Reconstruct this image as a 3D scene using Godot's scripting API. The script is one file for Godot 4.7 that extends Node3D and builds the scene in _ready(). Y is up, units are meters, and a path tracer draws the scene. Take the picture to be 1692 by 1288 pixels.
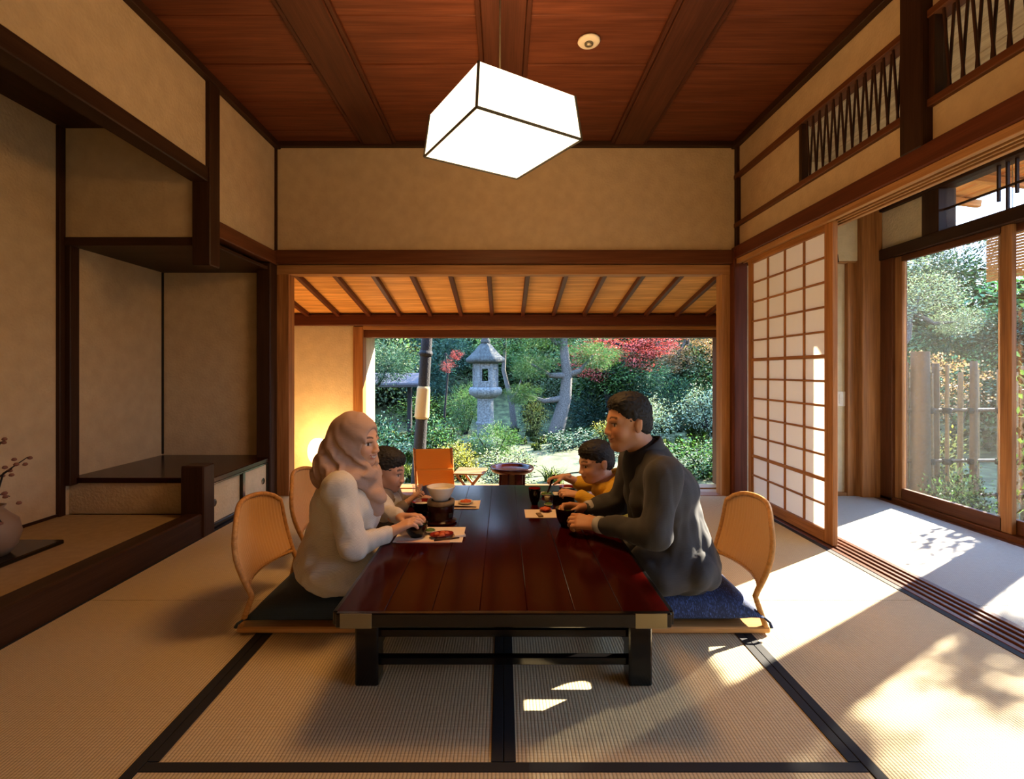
extends Node3D
# A tatami room beside a garden. x to the right, y up, depth D runs away from the camera (z = -D). Metres.

class Buf:
	var v := PackedVector3Array()
	var n := PackedVector3Array()
	var uv := PackedVector2Array()
	var c := PackedColorArray()
	var ix := PackedInt32Array()
	var tint := Color(1, 1, 1)

	func vert(p: Vector3, nn: Vector3, t: Vector2) -> int:
		v.append(p); n.append(nn); uv.append(t); c.append(tint)
		return v.size() - 1

	# flat polygon, wound so that it faces away from centre
	func face(pts: Array, centre: Vector3, t: Array = []) -> void:
		var nn: Vector3 = (pts[1] - pts[0]).cross(pts[2] - pts[0]).normalized()
		var mid := Vector3.ZERO
		for p in pts: mid += p
		mid /= pts.size()
		var out: bool = nn.dot(mid - centre) >= 0.0
		if not out: nn = -nn
		var first := v.size()
		for k in pts.size():
			vert(pts[k], nn, t[k] if t.size() else Vector2(pts[k].x + pts[k].z, pts[k].y))
		for k in range(1, pts.size() - 1):
			if out: ix.append_array([first, first + k + 1, first + k])
			else: ix.append_array([first, first + k, first + k + 1])

	# box from lo to hi in the frame X, with chamfered edges; u of the texture runs along the longest side
	func box(lo: Vector3, hi: Vector3, b := 0.003, X := Transform3D(), off := Vector2.ZERO) -> void:
		var c0 := (lo + hi) * 0.5
		var h := (hi - lo) * 0.5
		b = minf(b, minf(h.x, minf(h.y, h.z)) * 0.45)
		var centre := X * c0
		var P := {}
		for sx in [-1, 1]:
			for sy in [-1, 1]:
				for sz in [-1, 1]:
					P[[sx, sy, sz, 0]] = c0 + Vector3(sx * h.x, sy * (h.y - b), sz * (h.z - b))
					P[[sx, sy, sz, 1]] = c0 + Vector3(sx * (h.x - b), sy * h.y, sz * (h.z - b))
					P[[sx, sy, sz, 2]] = c0 + Vector3(sx * (h.x - b), sy * (h.y - b), sz * h.z)
		var put := func(keys: Array) -> void:
			var pts := []
			for k in keys: pts.append(P[k])
			var nn: Vector3 = (pts[1] - pts[0]).cross(pts[2] - pts[0]).abs()
			var drop := 0 if nn.x >= nn.y and nn.x >= nn.z else 1 if nn.y >= nn.z else 2
			var a := (drop + 1) % 3
			var d := (drop + 2) % 3
			if h[d] > h[a]:
				var s := a; a = d; d = s
			var tx := []
			var world := []
			for p in pts:
				tx.append(Vector2(p[a] * 0.5, p[d] + 0.37 * drop) + off)
				world.append(X * p)
			face(world, centre, tx)
		for s in [-1, 1]:
			put.call([[s, -1, -1, 0], [s, 1, -1, 0], [s, 1, 1, 0], [s, -1, 1, 0]])
			put.call([[-1, s, -1, 1], [1, s, -1, 1], [1, s, 1, 1], [-1, s, 1, 1]])
			put.call([[-1, -1, s, 2], [1, -1, s, 2], [1, 1, s, 2], [-1, 1, s, 2]])
			for t in [-1, 1]:
				put.call([[-1, s, t, 1], [1, s, t, 1], [1, s, t, 2], [-1, s, t, 2]])
				put.call([[s, -1, t, 0], [s, 1, t, 0], [s, 1, t, 2], [s, -1, t, 2]])
				put.call([[s, t, -1, 0], [s, t, 1, 0], [s, t, 1, 1], [s, t, -1, 1]])
				for r in [-1, 1]:
					put.call([[s, t, r, 0], [s, t, r, 1], [s, t, r, 2]])

	# smooth surface through rows of points; closed shapes come out facing outwards
	func grid(rows: Array, wrap_u := false, wrap_v := false, ts := Vector2(1, 1), flip := false) -> void:
		var R := rows.size()
		var C: int = rows[0].size()
		var first := v.size()
		var mid := Vector3.ZERO
		for r in R:
			for k in C: mid += rows[r][k]
		mid /= R * C
		var tri := PackedInt32Array()
		for r in (R if wrap_v else R - 1):
			for k in (C if wrap_u else C - 1):
				var a := r * C + k
				var b := r * C + (k + 1) % C
				var d := ((r + 1) % R) * C + k
				var e := ((r + 1) % R) * C + (k + 1) % C
				tri.append_array([a, b, e, a, e, d])
		var pos := PackedVector3Array()
		for r in R:
			for k in C: pos.append(rows[r][k])
		var vol := 0.0
		for q in range(0, tri.size(), 3):
			vol += (pos[tri[q]] - mid).dot((pos[tri[q + 1]] - mid).cross(pos[tri[q + 2]] - mid))
		var inward := (vol < 0.0) != flip
		var nn := PackedVector3Array()
		nn.resize(pos.size())
		for q in range(0, tri.size(), 3):
			var f := (pos[tri[q + 1]] - pos[tri[q]]).cross(pos[tri[q + 2]] - pos[tri[q]])
			if inward: f = -f
			for w in 3: nn[tri[q + w]] += f
		# points that coincide (poles, seams) share a normal
		var same := {}
		for q in pos.size():
			var key := pos[q].snapped(Vector3.ONE * 1e-5)
			same[key] = same.get(key, Vector3.ZERO) + nn[q]
		for q in pos.size():
			vert(pos[q], (same[pos[q].snapped(Vector3.ONE * 1e-5)] as Vector3).normalized(), Vector2(float(q % C) / C * ts.x, float(q / C) / R * ts.y))
		for q in range(0, tri.size(), 3):
			if inward: ix.append_array([first + tri[q], first + tri[q + 1], first + tri[q + 2]])
			else: ix.append_array([first + tri[q], first + tri[q + 2], first + tri[q + 1]])

	# round tube through points, radius r or one for each point
	func tube(pts: Array, r, sides := 8, squash := Vector2(1, 1)) -> void:
		var rows := []
		var side := Vector3.ZERO
		for k in pts.size():
			var dir: Vector3 = (pts[mini(k + 1, pts.size() - 1)] - pts[maxi(k - 1, 0)]).normalized()
			if side == Vector3.ZERO:
				side = dir.cross(Vector3.UP if absf(dir.y) < 0.9 else Vector3.RIGHT).normalized()
			side = (side - dir * side.dot(dir)).normalized()
			var up := dir.cross(side)
			var rad: float = r[k] if r is Array else r
			var row := []
			for s in sides:
				var a := TAU * s / sides
				row.append(pts[k] + (side * cos(a) * squash.x + up * sin(a) * squash.y) * rad)
			if k == 0: rows.append(fill(pts[0], sides))
			rows.append(row)
			if k == pts.size() - 1: rows.append(fill(pts[k], sides))
		grid(rows, true, false, Vector2(1, 4))

	func fill(p: Vector3, count: int) -> Array:
		var a := []
		for k in count: a.append(p)
		return a

	# profile of (radius, height) turned about the axis through at
	func lathe(profile: Array, at := Vector3.ZERO, sides := 28, corner := 0.0, turn := 0.0) -> void:
		var rows := []
		for p in profile:
			var row := []
			for s in sides:
				var a := TAU * s / sides + turn
				var r: float = p.x
				if corner > 0.0:  # a polygon with that many corners
					var step := TAU / corner
					r = p.x * cos(step / 2) / cos(fposmod(TAU * s / sides, step) - step / 2)
				row.append(at + Vector3(r * cos(a), p.y, r * sin(a)))
			rows.append(row)
		grid(rows, true, false, Vector2(4, 1))

	func mesh() -> ArrayMesh:
		var a := []
		a.resize(Mesh.ARRAY_MAX)
		a[Mesh.ARRAY_VERTEX] = v
		a[Mesh.ARRAY_NORMAL] = n
		a[Mesh.ARRAY_TEX_UV] = uv
		a[Mesh.ARRAY_COLOR] = c
		a[Mesh.ARRAY_INDEX] = ix
		var m := ArrayMesh.new()
		m.add_surface_from_arrays(Mesh.PRIMITIVE_TRIANGLES, a)
		return m


var M := {}
var rng := RandomNumberGenerator.new()
var taken := {}


func numbered(called: String) -> String:
	taken[called] = taken.get(called, -1) + 1
	return called if taken[called] == 0 else "%s_%03d" % [called, taken[called]]


func thing(called: String, label: String, category: String, at := Vector3.ZERO, turn := 0.0, group := "", kind := "") -> Node3D:
	var o := Node3D.new()
	o.name = numbered(called)
	add_child(o)
	o.position = at
	o.rotation.y = turn
	o.set_meta("label", label)
	o.set_meta("category", category)
	if group: o.set_meta("group", group)
	if kind: o.set_meta("kind", kind)
	return o


func setting(called: String, label: String, category: String) -> Node3D:
	return thing(called, label, category, Vector3.ZERO, 0.0, "", "structure")


func part(called: String, b: Buf, m: Material, parent: Node3D, label := "") -> MeshInstance3D:
	return put(called, b.mesh(), m, parent, label)


func put(called: String, mesh: Mesh, m: Material, parent: Node3D, label := "") -> MeshInstance3D:
	var o := MeshInstance3D.new()
	o.name = called
	o.mesh = mesh
	o.material_override = m
	parent.add_child(o, true)
	if label: o.set_meta("label", label)
	return o


# one box piece: x0..x1, y0..y1, depth d0..d1 in the room, under a parent that stands at the origin
func piece(called: String, m: Material, parent: Node3D, x0: float, x1: float, y0: float, y1: float, d0: float, d1: float, b := 0.003) -> MeshInstance3D:
	var s := Buf.new()
	s.box(Vector3(x0, y0, -d1), Vector3(x1, y1, -d0), b, Transform3D(), Vector2(rng.randf(), rng.randf()))
	return part(called, s, m, parent)


func V(x: float, y: float, d: float) -> Vector3:
	return Vector3(x, y, -d)


# ---------- materials ----------

func noise(freq: float, s := 1, oct := 3) -> FastNoiseLite:
	var f := FastNoiseLite.new()
	f.seed = s
	f.frequency = freq
	f.fractal_octaves = oct
	return f


# wood grain: u along the grain (wraps), v across
func wood_texture(s: int, low: float) -> ImageTexture:
	var im := Image.create(512, 512, false, Image.FORMAT_RGB8)
	var f := noise(1.0, s, 3)
	for y in 512:
		for x in 512:
			var a := TAU * x / 512.0
			var w := f.get_noise_3d(cos(a) * 0.35, sin(a) * 0.35, y * 0.03)
			var g := f.get_noise_3d(cos(a) * 0.8 + 9.0, sin(a) * 0.8, y * 0.45 + w * 1.2)
			var t := clampf(low + (1.0 - low) * (0.6 + 0.45 * w + 0.4 * g), 0.0, 1.0)
			im.set_pixel(x, y, Color(t, pow(t, 1.12), pow(t, 1.25)))
	return ImageTexture.create_from_image(im)


func mottle(s: int, freq: float, low: float) -> NoiseTexture2D:
	var t := NoiseTexture2D.new()
	t.width = 256; t.height = 256
	t.seamless = true
	t.noise = noise(freq, s, 4)
	var g := Gradient.new()
	g.set_color(0, Color(low, low, low)); g.set_color(1, Color(1, 1, 1))
	t.color_ramp = g
	return t


func bump(s: int, freq: float) -> NoiseTexture2D:
	var t := NoiseTexture2D.new()
	t.width = 256; t.height = 256
	t.seamless = true
	t.noise = noise(freq, s, 4)
	t.as_normal_map = true
	t.bump_strength = 3.0
	return t


func flat(called: String, col: Color, rough := 0.7, metal := 0.0) -> StandardMaterial3D:
	var m := StandardMaterial3D.new()
	m.resource_name = called
	m.albedo_color = col
	m.roughness = rough
	m.metallic = metal
	M[called] = m
	return m


func wooden(called: String, col: Color, tex: Texture2D, rough := 0.5) -> StandardMaterial3D:
	var m := flat(called, col, rough)
	m.albedo_texture = tex
	m.metallic_specular = 0.28
	return m


func grained(called: String, col: Color, tex: Texture2D, scale: float, rough := 0.9, normal: Texture2D = null, nscale := 0.5) -> StandardMaterial3D:
	var m := flat(called, col, rough)
	m.albedo_texture = tex
	m.uv1_triplanar = true
	m.uv1_scale = Vector3.ONE * scale
	if normal:
		m.normal_enabled = true
		m.normal_texture = normal
		m.normal_scale = nscale
	return m


func leafy(called: String, col: Color, back: Color) -> StandardMaterial3D:
	var m := flat(called, col, 0.55)
	m.vertex_color_use_as_albedo = true
	m.backlight_enabled = true
	m.backlight = back
	m.metallic_specular = 0.35
	return m


func rush_texture() -> ImageTexture:  # tatami: fine ribs across u, rush stalks along them
	var im := Image.create(256, 256, false, Image.FORMAT_RGB8)
	var f := noise(0.05, 5, 3)
	for y in 256:
		for x in 256:
			var rib := absf(sin(PI * x / 16.0))
			var t := 0.74 + 0.2 * rib + 0.07 * f.get_noise_2d(x * 0.3, y * 5.0) + (0.03 if (y / 8) % 2 == 0 else 0.0)
			im.set_pixel(x, y, Color(t, t * 0.99, t * 0.96))
	return ImageTexture.create_from_image(im)


func rush_relief() -> ImageTexture:
	var im := Image.create(256, 256, false, Image.FORMAT_RGB8)
	for y in 256:
		for x in 256:
			var t := clampf(0.25 + 0.65 * sqrt(absf(sin(PI * x / 16.0))) + 0.08 * sin(TAU * y / 8.0), 0.0, 1.0)
			im.set_pixel(x, y, Color(t, t, t))
	im.bump_map_to_normal_map(4.0)
	return ImageTexture.create_from_image(im)


func weave_texture() -> ImageTexture:  # small crossed threads of cloth
	var im := Image.create(128, 128, false, Image.FORMAT_RGB8)
	for y in 128:
		for x in 128:
			var t := 0.82 + 0.1 * sin(TAU * x / 8.0) * (1.0 if (y / 4) % 2 == 0 else -1.0) + 0.08 * sin(TAU * y / 8.0)
			im.set_pixel(x, y, Color(t, t, t))
	return ImageTexture.create_from_image(im)


func cushion_texture() -> ImageTexture:  # navy cloth with pale broken dashes
	var im := Image.create(256, 256, false, Image.FORMAT_RGB8)
	var r := RandomNumberGenerator.new()
	r.seed = 77
	im.fill(Color(0.42, 0.42, 0.42))
	for k in 1500:
		var x := r.randi_range(0, 255)
		var y := r.randi_range(0, 255)
		var t := r.randf_range(0.6, 1.0)
		im.fill_rect(Rect2i(x, y, r.randi_range(1, 3), r.randi_range(3, 9)), Color(t, t, t))
	return ImageTexture.create_from_image(im)


func make_materials() -> void:
	var grain := wood_texture(3, 0.68)
	var grain2 := wood_texture(11, 0.6)
	var cloth := weave_texture()
	grained("plaster", Color(0.76, 0.665, 0.52), mottle(21, 0.02, 0.93), 1.4, 0.95, bump(22, 0.11), 0.25)
	grained("plaster_light", Color(0.82, 0.755, 0.61), mottle(23, 0.02, 0.93), 1.4, 0.95, bump(22, 0.11), 0.25)
	grained("alcove_mat", Color(0.66, 0.56, 0.40), mottle(24, 0.03, 0.9), 2.0, 0.9)
	wooden("wood_dark", Color(0.255, 0.165, 0.11), grain2, 0.45)
	wooden("wood_mid", Color(0.42, 0.25, 0.15), grain, 0.42)
	wooden("wood_red", Color(0.39, 0.20, 0.115), grain, 0.45)
	wooden("ceiling_board", Color(0.46, 0.255, 0.16), grain2, 0.5)
	wooden("ceiling_beam", Color(0.33, 0.18, 0.11), grain, 0.5)
	wooden("wood_light", Color(0.72, 0.53, 0.34), grain, 0.45)
	wooden("wood_honey", Color(0.70, 0.485, 0.285), grain2, 0.45)
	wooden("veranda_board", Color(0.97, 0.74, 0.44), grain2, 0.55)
	wooden("wood_pale", Color(0.80, 0.71, 0.55), grain, 0.6)
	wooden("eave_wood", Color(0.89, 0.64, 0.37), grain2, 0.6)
	flat("lacquer_black", Color(0.045, 0.04, 0.04), 0.16)
	flat("seam_dark", Color(0.07, 0.05, 0.04), 0.8)
	var m := wooden("lacquer_red", Color(0.21, 0.024, 0.018), grain, 0.13)
	m.metallic_specular = 0.18
	wooden("lacquer_brown", Color(0.19, 0.06, 0.042), grain, 0.2)
	m = flat("tatami", Color(0.83, 0.755, 0.60), 0.75)
	m.albedo_texture = rush_texture()
	m.normal_enabled = true
	m.normal_texture = rush_relief()
	m.normal_scale = 0.6
	m = m.duplicate()
	m.resource_name = "corridor_mat"
	m.albedo_color = Color(0.70, 0.70, 0.69)
	M["corridor_mat"] = m
	grained("border_cloth", Color(0.055, 0.055, 0.075), cloth, 12.0, 0.8)
	m = flat("shoji_paper", Color(0.92, 0.90, 0.86), 0.9)
	m.backlight_enabled = true
	m.backlight = Color(0.72, 0.69, 0.63)
	m = flat("glass", Color(0.95, 0.98, 0.97, 0.05), 0.02)
	m.transparency = BaseMaterial3D.TRANSPARENCY_ALPHA
	flat("white_plastic", Color(0.87, 0.83, 0.74), 0.5)
	flat("lamp_frame", Color(0.36, 0.33, 0.26), 0.6)
	m = flat("lamp_paper", Color(0.95, 0.92, 0.85), 0.9)
	m.emission_enabled = true
	m.emission = Color(1.0, 0.90, 0.76)
	m.emission_energy_multiplier = 2.2
	m = flat("lantern_paper", Color(0.95, 0.9, 0.8), 0.9)
	m.emission_enabled = true
	m.emission = Color(1.0, 0.86, 0.6)
	m.emission_energy_multiplier = 2.6
	wooden("rattan", Color(0.82, 0.62, 0.38), grain, 0.42)
	flat("rattan_cane", Color(0.82, 0.64, 0.42), 0.45)
	m = grained("cushion_navy", Color(0.17, 0.25, 0.32), cloth, 14.0, 0.85)
	m = grained("cushion_blue", Color(0.30, 0.42, 0.70), cushion_texture(), 4.0, 0.85)
	flat("brass_dull", Color(0.52, 0.48, 0.36), 0.35, 0.6)
	m = flat("tumbler_glass", Color(0.95, 0.97, 0.97, 0.12), 0.02)
	m.transparency = BaseMaterial3D.TRANSPARENCY_ALPHA
	flat("porcelain", Color(0.86, 0.83, 0.76), 0.25)
	flat("celadon", Color(0.55, 0.60, 0.50), 0.3)
	flat("red_lacquer", Color(0.50, 0.09, 0.05), 0.25)
	flat("paper_white", Color(0.90, 0.85, 0.79), 0.85)
	flat("paper_pink", Color(0.86, 0.70, 0.62), 0.85)
	flat("rice", Color(0.86, 0.84, 0.76), 0.8)
	flat("greens", Color(0.28, 0.40, 0.12), 0.7)
	flat("salmon", Color(0.80, 0.38, 0.18), 0.6)
	flat("blossom", Color(0.46, 0.29, 0.22), 0.8)
	flat("vase_clay", Color(0.50, 0.41, 0.33), 0.6)
	grained("orange_cloth", Color(0.96, 0.60, 0.15), cloth, 10.0, 0.8)
	grained("stone", Color(0.52, 0.54, 0.54), mottle(31, 0.035, 0.5), 2.2, 0.95, bump(32, 0.09), 0.8)
	grained("stone_dark", Color(0.33, 0.35, 0.34), mottle(33, 0.035, 0.45), 1.6, 0.95, bump(32, 0.09), 0.8)
	grained("bark_dark", Color(0.13, 0.11, 0.11), mottle(35, 0.06, 0.5), 2.0, 0.9, bump(36, 0.12), 1.0)
	grained("bark_grey", Color(0.50, 0.48, 0.46), mottle(37, 0.06, 0.4), 2.0, 0.9, bump(36, 0.12), 1.0)
	grained("straw", Color(0.76, 0.65, 0.46), mottle(38, 0.12, 0.6), 5.0, 0.95)
	grained("bamboo_old", Color(0.42, 0.31, 0.20), mottle(39, 0.05, 0.55), 2.5, 0.6)
	grained("bamboo_pale", Color(0.60, 0.49, 0.33), mottle(40, 0.05, 0.6), 2.5, 0.55)
	grained("moss", Color(0.47, 0.50, 0.32), mottle(41, 0.03, 0.35), 0.45, 1.0)
	grained("lawn", Color(0.44, 0.46, 0.29), mottle(45, 0.08, 0.6), 1.0, 1.0)
	grained("gravel", Color(0.72, 0.69, 0.60), mottle(42, 0.25, 0.6), 1.5, 1.0)
	m = grained("blind_reed", Color(0.82, 0.64, 0.40), mottle(43, 0.1, 0.7), 3.0, 0.8)
	m.backlight_enabled = true
	m.backlight = Color(0.5, 0.38, 0.2)
	grained("roof_thatch", Color(0.40, 0.38, 0.40), mottle(44, 0.1, 0.5), 1.5, 1.0)
	leafy("leaf_green", Color(0.43, 0.56, 0.37), Color(0.6, 0.74, 0.42))
	leafy("leaf_deep", Color(0.31, 0.45, 0.36), Color(0.42, 0.58, 0.42))
	leafy("leaf_yellow", Color(0.72, 0.72, 0.42), Color(0.7, 0.7, 0.25))
	leafy("leaf_silver", Color(0.68, 0.75, 0.64), Color(0.7, 0.75, 0.6))
	leafy("leaf_maple", Color(0.84, 0.50, 0.47), Color(0.95, 0.6, 0.55))
	leafy("leaf_fawn", Color(0.80, 0.70, 0.54), Color(0.85, 0.72, 0.5))
	leafy("grass_leaf", Color(0.54, 0.62, 0.34), Color(0.5, 0.6, 0.25))


# ---------- camera, light, then everything from large to small ----------

func _ready() -> void:
	rng.seed = 12
	var cam := Camera3D.new()
	cam.name = "camera"
	cam.projection = Camera3D.PROJECTION_FRUSTUM
	cam.near = 0.05
	cam.far = 200.0
	cam.size = 2.0 * cam.near * 644.0 / 830.0
	cam.frustum_offset = Vector2(cam.near * 14.0 / 830.0, -cam.near * 29.0 / 830.0)
	cam.position = Vector3(0, 1, 0)
	add_child(cam)
	cam.make_current()

	var env := Environment.new()
	env.background_mode = Environment.BG_SKY
	env.sky = Sky.new()
	var sky := ProceduralSkyMaterial.new()
	sky.sky_top_color = Color(0.52, 0.68, 0.90)
	sky.sky_horizon_color = Color(0.86, 0.90, 0.95)
	sky.ground_horizon_color = Color(0.6, 0.62, 0.58)
	sky.ground_bottom_color = Color(0.3, 0.32, 0.28)
	sky.sky_energy_multiplier = 2.6
	sky.sun_angle_max = 1.0
	env.sky.sky_material = sky
	env.tonemap_mode = Environment.TONE_MAPPER_LINEAR
	env.tonemap_exposure = 1.25
	env.sdfgi_enabled = true
	env.ssao_enabled = true
	env.ssil_enabled = true
	var we := WorldEnvironment.new()
	we.name = "environment"
	we.environment = env
	add_child(we)

	var sun := DirectionalLight3D.new()
	sun.name = "sun"
	sun.light_color = Color(1.0, 0.945, 0.85)
	sun.light_energy = 11.5
	sun.light_angular_distance = 0.6
	sun.shadow_enabled = true
	add_child(sun)
	sun.look_at_from_position(Vector3.ZERO, Vector3(-0.84, -0.50, 0.54))

	make_materials()
	build_room()
	build_alcove()
	build_right_wall()
	build_corridor()
	build_veranda()
	build_lamps()
	build_table()
	build_seats()
	build_meal()
	build_people()
	build_garden()
	build_small()


# ---------- the room ----------

const L := -1.84   # left wall
const R := 1.88    # right wall
const B := 4.05    # back wall
const N := -1.45   # wall behind the camera
const C := 2.844   # ceiling

func mat_piece(parent: Node3D, x0: float, x1: float, d0: float, d1: float, m: Material, along_x: bool, borders := true) -> void:
	var s := Buf.new()
	var u := 6.25
	var y := 0.0
	var o := Vector2(rng.randf(), rng.randf())
	var g := 0.0015
	var pts := [V(x0 + g, y, d0 + g), V(x1 - g, y, d0 + g), V(x1 - g, y, d1 - g), V(x0 + g, y, d1 - g)]
	var t := []
	for p in pts: t.append(Vector2(p.x, p.z) * u + o)
	s.face(pts, Vector3((x0 + x1) / 2, -1, -(d0 + d1) / 2), t)
	var low := V(0, -0.05, 0)
	for k in 4:
		var a: Vector3 = pts[k]
		var b: Vector3 = pts[(k + 1) % 4]
		s.face([a, b, b + low, a + low], Vector3((x0 + x1) / 2, -0.02, -(d0 + d1) / 2))
	var mat := part("tatami_mat", s, m, parent)
	if borders:
		for k in 2:
			var w := 0.031
			if along_x:
				var d := d0 + 0.001 if k == 0 else d1 - w - 0.001
				piece("border_strip", M.border_cloth, mat, x0 + g, x1 - g, -0.01, 0.0022, d, d + w, 0.001)
			else:
				var x := x0 + 0.001 if k == 0 else x1 - w - 0.001
				piece("border_strip", M.border_cloth, mat, x, x + w, -0.01, 0.0022, d0 + g, d1 - g, 0.001)


func build_room() -> void:
	var f := setting("floor", "tatami floor of woven rush mats with dark cloth borders", "floor")
	piece("subfloor", M.wood_dark, f, -2.95, R + 0.1, -0.16, -0.052, N - 0.1, B + 0.1)
	for x in [[-0.914, 0.0], [0.0, 0.914]]:
		mat_piece(f, x[0], x[1], 1.285, 3.115, M.tatami, false)
		mat_piece(f, x[0], x[1], N, -0.54, M.tatami, false)
	for x in [[L, -0.914], [0.914, 1.84]]:
		for d in [[N, 0.37], [0.37, 2.2], [2.2, B]]:
			mat_piece(f, x[0], x[1], d[0], d[1], M.tatami, false)
	mat_piece(f, -0.914, 0.914, 0.37, 1.285, M.tatami, true)
	mat_piece(f, -0.914, 0.914, -0.54, 0.37, M.tatami, true)
	mat_piece(f, -0.914, 0.914, 3.115, B, M.tatami, true)

	# ceiling: lapped boards between flat beams that run away from the camera
	var c := setting("ceiling", "reddish brown boarded ceiling with three flat dark beams", "ceiling")
	piece("roof_deck", M.wood_dark, c, -3.0, 3.3, C + 0.05, C + 0.12, N - 0.2, B + 0.25)
	var xs := [L, -1.0, 0.0, 1.0, R]
	for k in 4:
		for r in 14:
			var d1 := B - 0.21 - r * 0.415
			var d0 := maxf(d1 - 0.412, N)
			if r == 0:
				piece("ceiling_board", M.ceiling_board, c, xs[k], xs[k + 1], C + 0.002, C + 0.02, d1 + 0.003, B, 0.002)
			if d1 - d0 < 0.02: continue
			piece("ceiling_board", M.ceiling_board, c, xs[k], xs[k + 1], C + 0.002 * ((r + 1) % 2) + 0.001 * ((r * 7) % 3), C + 0.02, d0 + 0.004, d1, 0.003)
	for x in [-1.0, 0.0, 1.0]:
		piece("ceiling_beam", M.ceiling_beam, c, x - 0.115, x + 0.115, C - 0.03, C + 0.015, N, B, 0.005)
		for s in [-1, 1]:
			piece("beam_edge", M.ceiling_beam, c, x + s * 0.13 - 0.013, x + s * 0.13 + 0.013, C - 0.018, C + 0.015, N, B, 0.003)

	var t := setting("trim_1", "dark moulding round the edge of the ceiling", "moulding")
	piece("moulding", M.wood_dark, t, L, L + 0.045, C - 0.05, C, N, B)
	piece("moulding", M.wood_dark, t, R - 0.045, R, C - 0.05, C, N, B)
	piece("moulding", M.wood_dark, t, L, R, C - 0.04, C, B - 0.045, B)

	# back wall: plaster over a dark lintel, with a wide opening to the veranda
	var w := setting("wall_back", "tan plaster wall above the wide opening to the veranda", "wall")
	piece("plaster_panel", M.plaster, w, L - 0.02, R + 0.02, 1.97, C + 0.06, B, B + 0.08)
	piece("corner_strip", M.wood_dark, w, L, L + 0.02, 1.97, C, B - 0.02, B)
	piece("corner_strip", M.wood_dark, w, R - 0.02, R, 1.97, C, B - 0.02, B)
	piece("lintel", M.wood_mid, w, L - 0.02, R + 0.02, 1.868, 1.976, B - 0.04, B + 0.1)
	piece("frame_rail", M.wood_light, w, L - 0.02, R + 0.02, 1.79, 1.868, B + 0.01, B + 0.12)
	piece("frame_post", M.wood_honey, w, L - 0.02, L + 0.105, -0.05, 1.79, B + 0.01, B + 0.12)
	piece("frame_post", M.wood_light, w, R - 0.115, R - 0.03, -0.05, 1.79, B + 0.01, B + 0.12)
	piece("corner_post", M.wood_red, w, R - 0.05, R + 0.06, -0.05, 1.976, B - 0.06, B + 0.06, 0.006)
	piece("threshold", M.wood_honey, w, L, R, -0.25, 0.002, B, B + 0.12)

	# behind the camera
	w = setting("wall_front", "plain tan plaster wall behind the camera", "wall")
	piece("plaster_panel", M.plaster, w, L - 1.1, 3.25, -0.1, C + 0.1, N - 0.1, N)


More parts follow.
